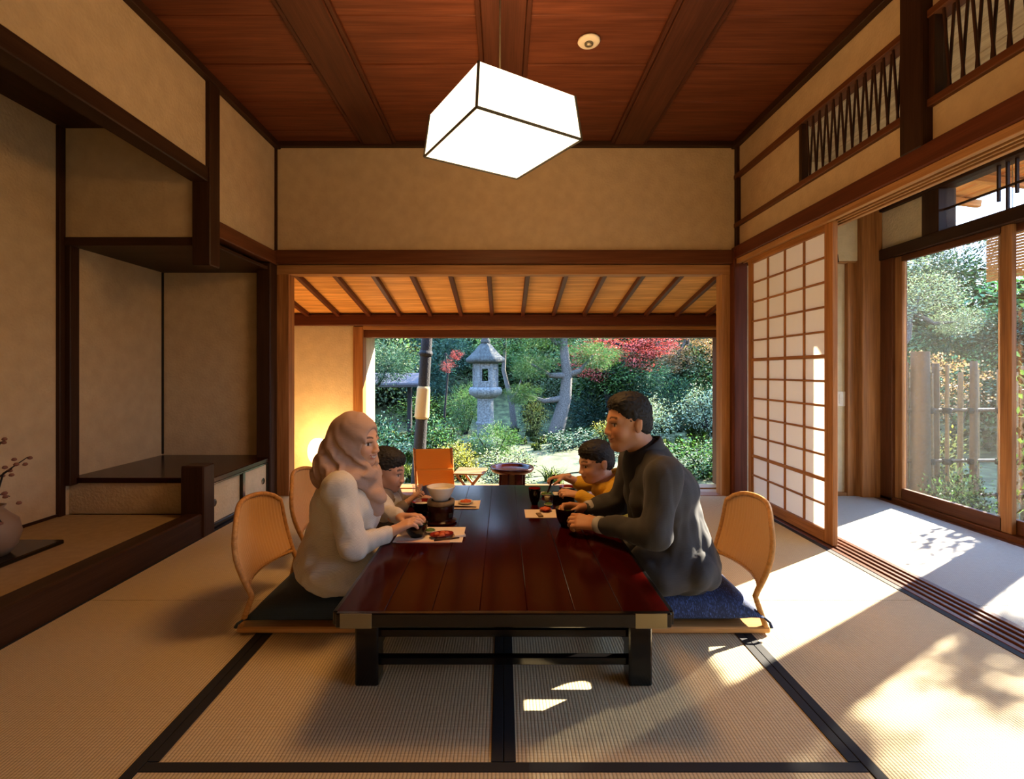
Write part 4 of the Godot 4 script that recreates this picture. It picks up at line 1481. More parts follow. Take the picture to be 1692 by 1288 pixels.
func woman(skin: Material) -> void:
	var o := V(-0.70, 0.10, 2.12)
	var who := thing("person", "woman in cream tunic and dusty rose headscarf reaching for a bowl", "person", o, 0.0, "people at the table")
	var col := Color(0.60, 0.34, 0.21)
	var H := head_frame(V(-0.612, 0.718, 2.10), -0.32, 0.10, 0.05)
	var s := 0.92
	var nr := V(-0.655, 0.545, 1.965)
	var fr := V(-0.645, 0.545, 2.255)
	var ne := V(-0.575, 0.335, 1.915)
	var fe := V(-0.555, 0.365, 2.315)
	var nw := V(-0.470, 0.338, 2.065)
	var fw := V(-0.462, 0.357, 2.225)
	var nh := aim(nw + Vector3(0.006, 0.004, 0), Vector3(0.082, 0.035, -0.03), Vector3(-0.25, 1.0, 0.25))
	var fh := aim(fw, Vector3(0.09, 0.018, 0.035), Vector3(-0.15, 1.0, -0.2))
	var q := Buf.new()
	var f := Field.new()
	head_field(f, H, s, false)
	f.cap(H * Vector3(-0.02, -0.05, 0), V(-0.66, 0.57, 2.11), 0.046, 0.05)
	shift(f, -o)
	f.into(q, 0.0035, face_paint(H.translated(-o), s, col, 1.0, true))
	q.tint = col
	f = Field.new()
	f.cap(V(-0.66, 0.56, 2.11), V(-0.66, 0.45, 2.11), 0.06, 0.095, 0.05)
	f.cap(V(-0.66, 0.45, 2.11), V(-0.70, 0.22, 2.11), 0.095, 0.115, 0.05)
	f.cap(nr, fr, 0.045, 0.045, 0.04)
	sleeve(f, nr, ne, nw, 0.04, 0.034, 0.023)
	sleeve(f, fr, fe, fw, 0.04, 0.034, 0.023)
	for d in [2.03, 2.20]:
		f.cap(V(-0.70, 0.185, d), V(-0.38, 0.175, d), 0.066, 0.052, 0.03)
		f.cap(V(-0.38, 0.165, d), V(-0.62, 0.150, d), 0.045, 0.035, 0.02)
	shift(f, -o)
	f.into(q, 0.012)
	for h in [[nh, 1.0], [fh, -1.0]]:
		f = Field.new()
		hand_field(f, h[0], 0.86, -h[1], [0.62, 0.55, 0.6, 0.7], 0.3)
		shift(f, -o)
		f.into(q, 0.003)
	part("body", q, skin, who)
	# tunic
	f = Field.new()
	f.cap(V(-0.655, 0.53, 2.11), V(-0.665, 0.44, 2.11), 0.085, 0.118, 0.05)
	f.ell(V(-0.635, 0.455, 2.11), Vector3(0.125, 0.10, 0.150), Basis(), 0.05)
	f.cap(V(-0.665, 0.44, 2.11), V(-0.69, 0.25, 2.11), 0.125, 0.150, 0.06)
	f.ell(V(-0.685, 0.215, 2.10), Vector3(0.172, 0.112, 0.215), Basis(), 0.05)
	f.cap(nr, fr, 0.058, 0.058, 0.05)
	sleeve(f, nr + Vector3(0.012, 0, 0), ne, nw.lerp(ne, 0.06), 0.062, 0.054, 0.034)
	sleeve(f, fr, fe, fw.lerp(fe, 0.06), 0.058, 0.050, 0.034)
	for d in [2.02, 2.20]:
		f.cap(V(-0.68, 0.188, d), V(-0.44, 0.178, d), 0.082, 0.062, 0.05)
	f.planes.append([Vector3.DOWN, -0.112])
	ripples(f, 0.0075, 6.5, 41, Vector3(1.2, 0.6, 1.2))
	f.fold_amp = 0.0028
	f.fold_freq = 13.0
	f.fold_dir = Vector3(0.55, 0.75, 0.2)
	f.fold_top = 0.50
	shift(f, -o)
	q = Buf.new()
	f.into(q, 0.0085)
	part("tunic", q, M.linen_cream, who)
	q = Buf.new()
	f = Field.new()
	f.cap(V(-0.66, 0.165, 2.0), V(-0.42, 0.160, 2.0), 0.055, 0.05, 0.02)
	f.cap(V(-0.66, 0.165, 2.2), V(-0.42, 0.160, 2.2), 0.055, 0.05, 0.02)
	f.planes.append([Vector3.DOWN, -0.112])
	shift(f, -o)
	f.into(q, 0.012)
	part("trousers", q, M.linen_cream, who)
	# headscarf: cap over the head, wrapped under the chin, falling over the chest and shoulders
	f = Field.new()
	f.ell(H * (Vector3(-0.020, 0.034, 0) * s), Vector3(0.112, 0.094, 0.089) * s, H.basis, 0.02)
	f.ell(H * (Vector3(0.010, -0.030, 0) * s), Vector3(0.086, 0.102, 0.082) * s, H.basis, 0.03)
	f.cap(H * Vector3(-0.035, -0.06, 0), V(-0.675, 0.585, 2.11), 0.082, 0.098, 0.05)
	f.ell(V(-0.645, 0.575, 2.11), Vector3(0.122, 0.064, 0.162), Basis(), 0.04)
	f.ell(V(-0.692, 0.665, 2.105), Vector3(0.072, 0.095, 0.084), Basis(Vector3(0, 0, 1), -0.2), 0.05)
	f.ell(V(-0.725, 0.600, 2.11), Vector3(0.062, 0.085, 0.105), Basis(Vector3(0, 0, 1), -0.35), 0.04)
	f.cap(V(-0.60, 0.585, 2.10), V(-0.545, 0.47, 2.08), 0.068, 0.054, 0.04)
	f.cap(V(-0.545, 0.47, 2.08), V(-0.535, 0.425, 2.08), 0.05, 0.030, 0.03)
	f.carve(H * (Vector3(0.098, -0.024, 0) * s), Vector3(0.060, 0.086, 0.056) * s, H.basis, 0.010)
	f.carve(H * (Vector3(0.150, -0.030, 0) * s), Vector3(0.085, 0.100, 0.085) * s, H.basis, 0.010)
	ripples(f, 0.004, 7.0, 9, Vector3(1.0, 1.0, 0.5))
	f.fold_amp = 0.0065
	f.fold_freq = 19.0
	f.fold_dir = Vector3(0.72, 0.62, 0.3)
	f.fold_top = 0.735
	shift(f, -o)
	q = Buf.new()
	f.into(q, 0.0055)
	var scarf := part("headscarf", q, M.scarf_rose, who, "dusty rose headscarf")
	q = Buf.new()   # folded edge round the face
	var ring := []
	for k in 33:
		var a := TAU * k / 32.0
		ring.append(H * (Vector3(0.060 - 0.030 * absf(sin(a)) + 0.012 * cos(a), -0.016 + 0.084 * cos(a), 0.063 * sin(a)) * s) - o)
	q.tube(ring, 0.0065, 8)
	part("scarf_edge", q, M.scarf_rose, scarf)


func shift(f: Field, by: Vector3) -> void:
	for i in f.kind.size():
		f.a[i] += by
		if f.kind[i] == 0: f.b[i] += by
		f.centre[i] += by
	for m in f.minus: m[0] += by
	f.fold_top += by.y
	for p in f.planes: p[1] += (p[0] as Vector3).dot(by)


func man(skin: Material, hair: Material) -> void:
	var o := V(0.74, 0.10, 2.12)
	var who := thing("person", "man in charcoal jacket holding a bowl with both hands", "person", o, 0.0, "people at the table")
	var col := Color(0.50, 0.255, 0.145)
	var H := head_frame(V(0.520, 0.795, 2.10), PI + 0.16, 0.10, 0.0)
	H.basis.x *= 0.88
	var s := 1.03
	var nr := V(0.615, 0.605, 1.925)
	var fr := V(0.600, 0.605, 2.275)
	var ne := V(0.575, 0.392, 1.885)
	var fe := V(0.545, 0.395, 2.345)
	var nw := V(0.392, 0.362, 2.10)
	var fw := V(0.385, 0.365, 2.33)
	var nh := aim(nw, Vector3(-0.085, 0.004, -0.045), Vector3(-0.1, 0.75, 0.65))
	var fh := aim(fw, Vector3(-0.085, 0.01, 0.01), Vector3(0.0, 0.7, -0.7))
	var q := Buf.new()
	var f := Field.new()
	head_field(f, H, s, false)
	f.cap(H * Vector3(-0.025, -0.05, 0), V(0.592, 0.655, 2.10), 0.054, 0.060)
	shift(f, -o)
	f.into(q, 0.0035, face_paint(H.translated(-o), s, col, 0.75, false))
	q.tint = col
	f = Field.new()
	f.cap(V(0.59, 0.66, 2.10), V(0.645, 0.50, 2.10), 0.065, 0.115, 0.05)
	f.cap(V(0.645, 0.50, 2.10), V(0.735, 0.21, 2.10), 0.115, 0.115, 0.05)
	f.cap(nr, fr, 0.05, 0.05, 0.04)
	sleeve(f, nr, ne, nw, 0.046, 0.04, 0.027)
	sleeve(f, fr, fe, fw, 0.046, 0.04, 0.027)
	for d in [2.0, 2.22]:
		f.cap(V(0.74, 0.19, d), V(0.40, 0.175, d), 0.072, 0.052, 0.03)
		f.cap(V(0.40, 0.165, d), V(0.66, 0.150, d), 0.045, 0.035, 0.02)
	shift(f, -o)
	f.into(q, 0.012)
	for h in [[nh, 1.0], [fh, -1.0]]:
		f = Field.new()
		hand_field(f, h[0], 0.98, h[1], [0.92, 0.95, 1.0, 1.05], 0.55)
		shift(f, -o)
		f.into(q, 0.003)
	part("body", q, skin, who)
	hair_part(who, H.translated(-o), s, hair, false, 3)
	# shirt under the jacket
	f = Field.new()
	f.cap(V(0.583, 0.672, 2.10), V(0.605, 0.60, 2.10), 0.064, 0.078, 0.03)
	f.cap(V(0.605, 0.60, 2.10), V(0.66, 0.30, 2.10), 0.105, 0.125, 0.05)
	f.planes.append([Vector3(-0.55, 0.83, 0).normalized(), Vector3(-0.55, 0.83, 0).normalized().dot(V(0.56, 0.69, 2.1))])
	shift(f, -o)
	q = Buf.new()
	f.into(q, 0.009)
	part("shirt", q, M.shirt_navy, who, "dark navy shirt")
	# trousers
	f = Field.new()
	for d in [2.0, 2.21]:
		f.cap(V(0.75, 0.190, d), V(0.40, 0.178, d), 0.072, 0.058, 0.04)
		f.cap(V(0.40, 0.168, d), V(0.66, 0.155, d), 0.048, 0.042, 0.02)
	f.ell(V(0.75, 0.20, 2.105), Vector3(0.112, 0.085, 0.17), Basis(), 0.04)
	f.planes.append([Vector3.DOWN, -0.112])
	shift(f, -o)
	q = Buf.new()
	f.into(q, 0.011)
	part("trousers", q, M.trousers_dark, who)
	# jacket
	f = Field.new()
	f.cap(V(0.615, 0.625, 2.10), V(0.655, 0.50, 2.10), 0.095, 0.135, 0.05)
	f.ell(V(0.648, 0.50, 2.10), Vector3(0.128, 0.13, 0.180), Basis(Vector3(0, 0, 1), 0.3), 0.05)
	f.cap(V(0.66, 0.48, 2.10), V(0.725, 0.26, 2.10), 0.140, 0.142, 0.06)
	f.ell(V(0.745, 0.215, 2.10), Vector3(0.142, 0.118, 0.228), Basis(Vector3(0, 0, 1), 0.1), 0.05)
	f.ell(V(0.62, 0.200, 2.105), Vector3(0.135, 0.105, 0.222), Basis(), 0.05)
	f.cap(nr, fr, 0.068, 0.068, 0.05)
	sleeve(f, nr, ne, nw.lerp(ne, 0.10), 0.070, 0.060, 0.040)
	sleeve(f, fr, fe, fw.lerp(fe, 0.10), 0.070, 0.060, 0.040)
	f.carve(V(0.46, 0.46, 2.10), Vector3(0.075, 0.30, 0.045), Basis(Vector3(0, 0, 1), 0.33), 0.02)
	f.carve(V(0.565, 0.735, 2.10), Vector3(0.085, 0.062, 0.075), Basis(), 0.012)
	var hem := Vector3(0.29, -0.957, 0.0).normalized()
	f.planes.append([hem, hem.dot(V(0.66, 0.120, 2.1))])
	ripples(f, 0.010, 5.0, 14, Vector3(1.3, 0.6, 1.2))
	f.fold_amp = 0.0024
	f.fold_freq = 11.0
	f.fold_dir = Vector3(-0.5, 0.8, 0.2)
	f.fold_top = 0.52
	shift(f, -o)
	q = Buf.new()
	f.into(q, 0.0085)
	var jk := part("jacket", q, M.jacket_charcoal, who, "charcoal jacket")
	# standing collar of the jacket round the neck
	q = Buf.new()
	var rows := []
	for j in 8:
		var row := []
		for k in 25:
			var a := -2.1 + 4.2 * k / 24.0
			var v: float = [0.0, 0.35, 0.7, 1.0, 1.0, 0.7, 0.35, 0.0][j]
			var r := (0.086 if j < 4 else 0.077) - 0.012 * v
			row.append(V(0.595, 0.655, 2.10) - o + Vector3(cos(a) * r * 0.95 - 0.010 * v, v * 0.048 * (0.55 + 0.45 * cos(a * 0.5)) + 0.030 * cos(a), sin(a) * r))
		rows.append(row)
	q.grid(rows, false, true)
	part("collar", q, M.jacket_charcoal, jk)
	for w in [[nw, ne], [fw, fe]]:
		q = Buf.new()
		var d: Vector3 = (w[1] - w[0]).normalized()
		q.tube([w[0] - d * 0.004 - o, w[0] + d * 0.006 - o, w[0] + d * 0.03 - o], [0.033, 0.0355, 0.036], 18)
		part("shirt_cuff", q, M.cuff_white, jk, "white shirt cuff")


func boy_grey(skin: Material, hair: Material) -> void:
	var o := V(-0.66, 0.10, 2.55)
	var who := thing("person", "small boy in taupe jacket and pale shirt beside the woman", "person", o, 0.0, "people at the table")
	var col := Color(0.50, 0.28, 0.19)
	var H := head_frame(V(-0.582, 0.516, 2.50), -0.12, 0.26, 0.0)
	var s := 0.93
	var nr := V(-0.590, 0.372, 2.40)
	var fr := V(-0.585, 0.372, 2.62)
	var ne := V(-0.560, 0.290, 2.375)
	var fe := V(-0.545, 0.300, 2.66)
	var nw := V(-0.465, 0.370, 2.42)
	var fw := V(-0.455, 0.345, 2.60)
	var nh := aim(nw, Vector3(0.04, 0.035, -0.018), Vector3(-0.7, 0.5, 0.3))
	var fh := aim(fw, Vector3(0.06, 0.01, 0.01), Vector3(0, 1, 0))
	var q := Buf.new()
	var f := Field.new()
	head_field(f, H, s, true)
	f.cap(H * Vector3(-0.028, -0.05, 0), V(-0.622, 0.39, 2.51), 0.042, 0.044)
	shift(f, -o)
	f.into(q, 0.004, face_paint(H.translated(-o), s, col, 0.2, false))
	q.tint = col
	f = Field.new()
	f.cap(V(-0.622, 0.39, 2.51), V(-0.645, 0.22, 2.53), 0.06, 0.085, 0.04)
	f.cap(nr, fr, 0.035, 0.035, 0.03)
	sleeve(f, nr, ne, nw, 0.032, 0.027, 0.019)
	sleeve(f, fr, fe, fw, 0.032, 0.027, 0.019)
	for d in [2.47, 2.60]:
		f.cap(V(-0.66, 0.178, d), V(-0.45, 0.172, d), 0.055, 0.042, 0.03)
	shift(f, -o)
	f.into(q, 0.012)
	for h in [[nh, 1.0], [fh, -1.0]]:
		f = Field.new()
		hand_field(f, h[0], 0.62, -h[1], [0.8, 0.8, 0.85, 0.9], 0.4)
		shift(f, -o)
		f.into(q, 0.003)
	part("body", q, skin, who)
	hair_part(who, H.translated(-o), s, hair, true, 5)
	f = Field.new()
	f.cap(V(-0.618, 0.398, 2.51), V(-0.625, 0.33, 2.51), 0.058, 0.088, 0.03)
	f.cap(V(-0.60, 0.33, 2.51), V(-0.615, 0.22, 2.52), 0.095, 0.10, 0.03)
	shift(f, -o)
	q = Buf.new()
	f.into(q, 0.008)
	part("shirt", q, M.shirt_pale, who, "pale shirt")
	q = Buf.new()   # spread collar: two flaps
	for z in [-1, 1]:
		var c := V(-0.60, 0.402, 2.505) - o
		var rows := []
		for j in 4:
			var row := []
			for k in 8:
				var a := float(k) / 7.0 * 2.2
				var r: float = [0.058, 0.086, 0.089, 0.060][j]
				row.append(c + Vector3(cos(a) * r * 0.95 - 0.012, [0.018, -0.012, -0.007, 0.024][j] - 0.012 * cos(a), z * sin(a + 0.25) * r))
			rows.append(row)
		q.grid(rows, false, true)
	part("collar", q, M.shirt_pale, who)
	f = Field.new()
	f.cap(V(-0.612, 0.37, 2.51), V(-0.635, 0.22, 2.53), 0.092, 0.115, 0.04)
	f.ell(V(-0.645, 0.20, 2.535), Vector3(0.115, 0.07, 0.14), Basis(), 0.04)
	f.cap(nr, fr, 0.046, 0.046, 0.04)
	sleeve(f, nr, ne, nw.lerp(ne, 0.2), 0.045, 0.038, 0.029)
	sleeve(f, fr, fe, fw.lerp(fe, 0.2), 0.045, 0.038, 0.029)
	f.carve(V(-0.495, 0.36, 2.50), Vector3(0.055, 0.16, 0.045), Basis(), 0.01)
	f.carve(V(-0.60, 0.45, 2.505), Vector3(0.07, 0.055, 0.06), Basis(), 0.01)
	for d in [2.47, 2.60]:
		f.cap(V(-0.66, 0.185, d), V(-0.45, 0.172, d), 0.062, 0.05, 0.03)
	f.planes.append([Vector3.DOWN, -0.118])
	ripples(f, 0.005, 9.0, 24)
	shift(f, -o)
	q = Buf.new()
	f.into(q, 0.0085)
	part("jacket", q, M.jacket_taupe, who, "taupe jacket")


func boy_yellow(skin: Material, hair: Material) -> void:
	var o := V(0.62, 0.10, 2.60)
	var who := thing("person", "small boy in yellow hooded sweatshirt eating with chopsticks", "person", o, 0.0, "people at the table")
	var col := Color(0.58, 0.33, 0.215)
	var H := head_frame(V(0.458, 0.556, 2.50), PI + 0.30, 0.22, 0.0)
	var s := 0.88
	var nr := V(0.550, 0.420, 2.415)
	var fr := V(0.535, 0.420, 2.615)
	var ne := V(0.490, 0.345, 2.385)
	var fe := V(0.415, 0.408, 2.655)
	var nw := V(0.355, 0.408, 2.42)
	var fw := V(0.315, 0.452, 2.63)
	var nh := aim(nw, Vector3(-0.06, 0.012, 0.0), Vector3(0.1, 0.8, 0.5))
	var fh := aim(fw, Vector3(-0.06, -0.004, 0.006), Vector3(0, 1, -0.1))
	var q := Buf.new()
	var f := Field.new()
	head_field(f, H, s, true)
	f.cap(H * Vector3(-0.028, -0.05, 0), V(0.515, 0.435, 2.51), 0.040, 0.044)
	shift(f, -o)
	f.into(q, 0.004, face_paint(H.translated(-o), s, col, 0.3, false))
	q.tint = col
	f = Field.new()
	f.cap(V(0.518, 0.44, 2.51), V(0.59, 0.22, 2.56), 0.06, 0.085, 0.04)
	f.cap(nr, fr, 0.035, 0.035, 0.03)
	sleeve(f, nr, ne, nw, 0.032, 0.027, 0.019)
	sleeve(f, fr, fe, fw, 0.032, 0.027, 0.0185)
	for d in [2.50, 2.64]:
		f.cap(V(0.62, 0.178, d), V(0.45, 0.172, d), 0.055, 0.042, 0.03)
	shift(f, -o)
	f.into(q, 0.011)
	for h in [[nh, 1.0], [fh, -1.0]]:
		f = Field.new()
		hand_field(f, h[0], 0.62, h[1], [0.85, 0.9, 0.95, 1.0], 0.6)
		shift(f, -o)
		f.into(q, 0.003)
	part("body", q, skin, who)
	hair_part(who, H.translated(-o), s, hair, true, 6)
	f = Field.new()
	f.cap(V(0.528, 0.425, 2.515), V(0.585, 0.23, 2.56), 0.082, 0.125, 0.05)
	f.ell(V(0.60, 0.20, 2.575), Vector3(0.125, 0.085, 0.15), Basis(), 0.04)
	f.cap(nr, fr, 0.052, 0.052, 0.04)
	sleeve(f, nr, ne, nw.lerp(ne, 0.12), 0.052, 0.046, 0.033)
	sleeve(f, fr, fe, fe.lerp(fw, 0.25), 0.050, 0.042, 0.034)
	f.carve(V(0.478, 0.500, 2.505), Vector3(0.075, 0.060, 0.062), Basis(), 0.012)
	f.planes.append([Vector3.DOWN, -0.118])
	ripples(f, 0.008, 8.0, 34)
	f.fold_amp = 0.003
	f.fold_freq = 16.0
	f.fold_dir = Vector3(-0.5, 0.8, 0.2)
	f.fold_top = 0.42
	shift(f, -o)
	q = Buf.new()
	f.into(q, 0.0085)
	var sw := part("sweatshirt", q, M.hoodie_yellow, who, "yellow sweatshirt")
	# hood lying on the shoulders
	f = Field.new()
	f.ell(V(0.585, 0.455, 2.515), Vector3(0.072, 0.060, 0.105), Basis(Vector3(0, 0, 1), 0.5), 0.03)
	for z in [-1, 1]:
		f.cap(V(0.575, 0.462, 2.515 + z * 0.07), V(0.485, 0.428, 2.515 + z * 0.055), 0.036, 0.024, 0.03)
	f.cap(V(0.485, 0.428, 2.57), V(0.462, 0.405, 2.515), 0.024, 0.02, 0.02)
	f.cap(V(0.485, 0.428, 2.46), V(0.462, 0.405, 2.515), 0.024, 0.02, 0.02)
	f.carve(V(0.500, 0.520, 2.505), Vector3(0.070, 0.075, 0.056), Basis(), 0.012)
	ripples(f, 0.004, 12.0, 35)
	shift(f, -o)
	q = Buf.new()
	f.into(q, 0.0065)
	part("hood", q, M.hoodie_yellow, sw)
	# chopsticks in the far hand, a small bowl in the near one
	sticks("brown chopsticks in the raised hand of the boy in yellow", V(0.262, 0.462, 2.632), V(0.225, 0.372, 2.60), Vector3(0.008, 0.004, 0.004), M.lacquer_brown)


# ---------- garden ----------

# leaves round clump centres inside a ball of radius 1
func leaf_ball(count: int, long: float, wide: float, sd: int, clumps: int, spread: float, layers := 0) -> ArrayMesh:
	var r := RandomNumberGenerator.new()
	r.seed = sd
	var b := Buf.new()
	var mids := []
	for k in clumps:
		var p := Vector3(r.randfn(), r.randfn(), r.randfn()).normalized() * pow(r.randf(), 0.4) * 0.8
		if layers > 0: p.y = (roundf(p.y * layers) + r.randf_range(-0.12, 0.12)) / layers
		mids.append([p, r.randf_range(0.7, 1.2)])
	for k in count:
		var m: Array = mids[r.randi() % clumps]
		var q := Vector3(r.randfn(), r.randfn() * (0.35 if layers > 0 else 0.9), r.randfn()) * spread
		var p: Vector3 = m[0] + q
		var out := (p.normalized() + Vector3(r.randfn(), r.randfn() * 0.7 + 0.3, r.randfn()) * 0.6).normalized()
		var side := out.cross(Vector3(r.randfn(), r.randfn(), r.randfn())).normalized()
		var nn := side.cross(out).normalized()
		if nn.y < 0: nn = -nn
		var l := long * r.randf_range(0.7, 1.3)
		var w := wide * r.randf_range(0.7, 1.3)
		var t: float = m[1] * r.randf_range(0.72, 1.25)
		b.tint = Color(t * r.randf_range(0.9, 1.12), t, t * r.randf_range(0.8, 1.1))
		var f := b.v.size()
		b.vert(p, nn, Vector2.ZERO)
		b.vert(p + out * l * 0.5 + side * w, nn, Vector2.ZERO)
		b.vert(p + out * l - nn * l * 0.15, nn, Vector2.ZERO)
		b.vert(p + out * l * 0.5 - side * w, nn, Vector2.ZERO)
		b.ix.append_array([f, f + 1, f + 2, f, f + 2, f + 3])
	return b.mesh()


# arching blades from one root, about 1 m tall
func blade_clump(count: int, sd: int, wide: float) -> ArrayMesh:
	var r := RandomNumberGenerator.new()
	r.seed = sd
	var b := Buf.new()
	for k in count:
		var a := r.randf() * TAU
		var dir := Vector3(cos(a), 0, sin(a))
		var across := Vector3(-sin(a), 0, cos(a)) * wide * r.randf_range(0.6, 1.2)
		var h := r.randf_range(0.5, 1.0)
		var reach := r.randf_range(0.2, 0.8)
		var root := Vector3(r.randfn(), 0, r.randfn()) * 0.12
		var t := r.randf_range(0.65, 1.3)
		b.tint = Color(t, t, t * r.randf_range(0.7, 1.0))
		var f := b.v.size()
		for j in 5:
			var v := j / 4.0
			var p := root + dir * reach * v * v + Vector3.UP * h * (v - 0.42 * v * v * v)
			var w := across * (1.0 - v * 0.9)
			b.vert(p - w, (Vector3.UP - dir * 0.5).normalized(), Vector2.ZERO)
			b.vert(p + w, (Vector3.UP - dir * 0.5).normalized(), Vector2.ZERO)
			if j > 0:
				var g := f + j * 2
				b.ix.append_array([g - 2, g - 1, g + 1, g - 2, g + 1, g])
	return b.mesh()


var F := {}

func ground_y(x: float, d: float) -> float:
	var y := -0.5
	y += 0.24 * maxf(0.0, d - 12.5) * smoothstep(12.5, 17.0, d)
	y += 0.13 * maxf(0.0, x - 9.0) + 0.12 * maxf(0.0, -x - 8.0) * smoothstep(5.0, 8.0, d)
	y += 0.05 * sin(x * 1.3 + d * 0.7) * smoothstep(5.5, 8.0, d) + 0.03 * sin(x * 2.9 - d * 2.1) * smoothstep(5.5, 8.0, d)
	return minf(y, 3.4)


func clump(parent: Node3D, mesh: Mesh, m: Material, at: Vector3, r: Vector3, turn := 0.0) -> void:
	var o := put("foliage", mesh, m, parent)
	o.set_meta("kind", "stuff")
	o.transform = Transform3D(Basis(Vector3.UP, turn).scaled_local(r), at)


func shrub(called: String, label: String, mesh: String, m: String, x: float, d: float, r: Vector3, lift := 0.8, group := "") -> Node3D:
	var y := ground_y(x, d) - 0.03
	var o := thing(called, label, "shrub" if called != "flowering_plant" else "plant", V(x, y, d), 0.0, group)
	clump(o, F[mesh], M[m], Vector3(0, r.y * lift, 0), r, x * 3.1 + d)
	var b := Buf.new()
	for k in 5:
		var a := TAU * k / 5.0 + x
		b.tube([Vector3(0.02 * cos(a), 0, 0.02 * sin(a)), Vector3(r.x * 0.25 * cos(a), r.y * 0.5, r.z * 0.25 * sin(a)), Vector3(r.x * 0.6 * cos(a), r.y * (lift + 0.25), r.z * 0.6 * sin(a))], [0.022, 0.014, 0.006], 6)
	part("stems", b, M.bark_dark, o)
	return o


# trunk given as points above the base; each crown is [x, y, z, radius x, y, z]
func tree(called: String, label: String, x: float, d: float, trunk: Array, r0: float, bark: String, crowns: Array, mesh: String, m: String) -> Node3D:
	var o := thing(called, label, "tree", V(x, ground_y(x, d) - 0.05, d), 0.0, "garden trees")
	var b := Buf.new()
	var rad := []
	for k in trunk.size(): rad.append(r0 * (1.0 - 0.75 * k / trunk.size()))
	b.tube(trunk, rad, 9)
	part("trunk", b, M[bark], o)
	for c in crowns:
		var to := Vector3(c[0], c[1], c[2])
		var best: Vector3 = trunk[trunk.size() - 1]
		for p: Vector3 in trunk:
			if p.y < to.y and p.distance_to(to) < best.distance_to(to): best = p
		b = Buf.new()
		var mid := best.lerp(to, 0.5) + Vector3(0, -0.12, 0)
		b.tube([best, mid, to], [r0 * 0.42, r0 * 0.3, r0 * 0.12], 7)
		part("branch", b, M[bark], o)
		clump(o, F[mesh], M[m], to, Vector3(c[3], c[4], c[5]), to.x * 5.0 + to.y)
	return o


func mass(called: String, label: String, mesh: String, m: String, spots: Array, tints: Array) -> void:
	var mm := MultiMesh.new()
	mm.transform_format = MultiMesh.TRANSFORM_3D
	mm.use_colors = true
	mm.mesh = F[mesh]
	mm.instance_count = spots.size()
	for k in spots.size():
		mm.set_instance_transform(k, spots[k])
		mm.set_instance_color(k, tints[k])
	var o := MultiMeshInstance3D.new()
	o.name = called
	o.multimesh = mm
	o.material_override = M[m]
	add_child(o, true)
	o.set_meta("label", label)
	o.set_meta("category", "undergrowth")
	o.set_meta("kind", "stuff")


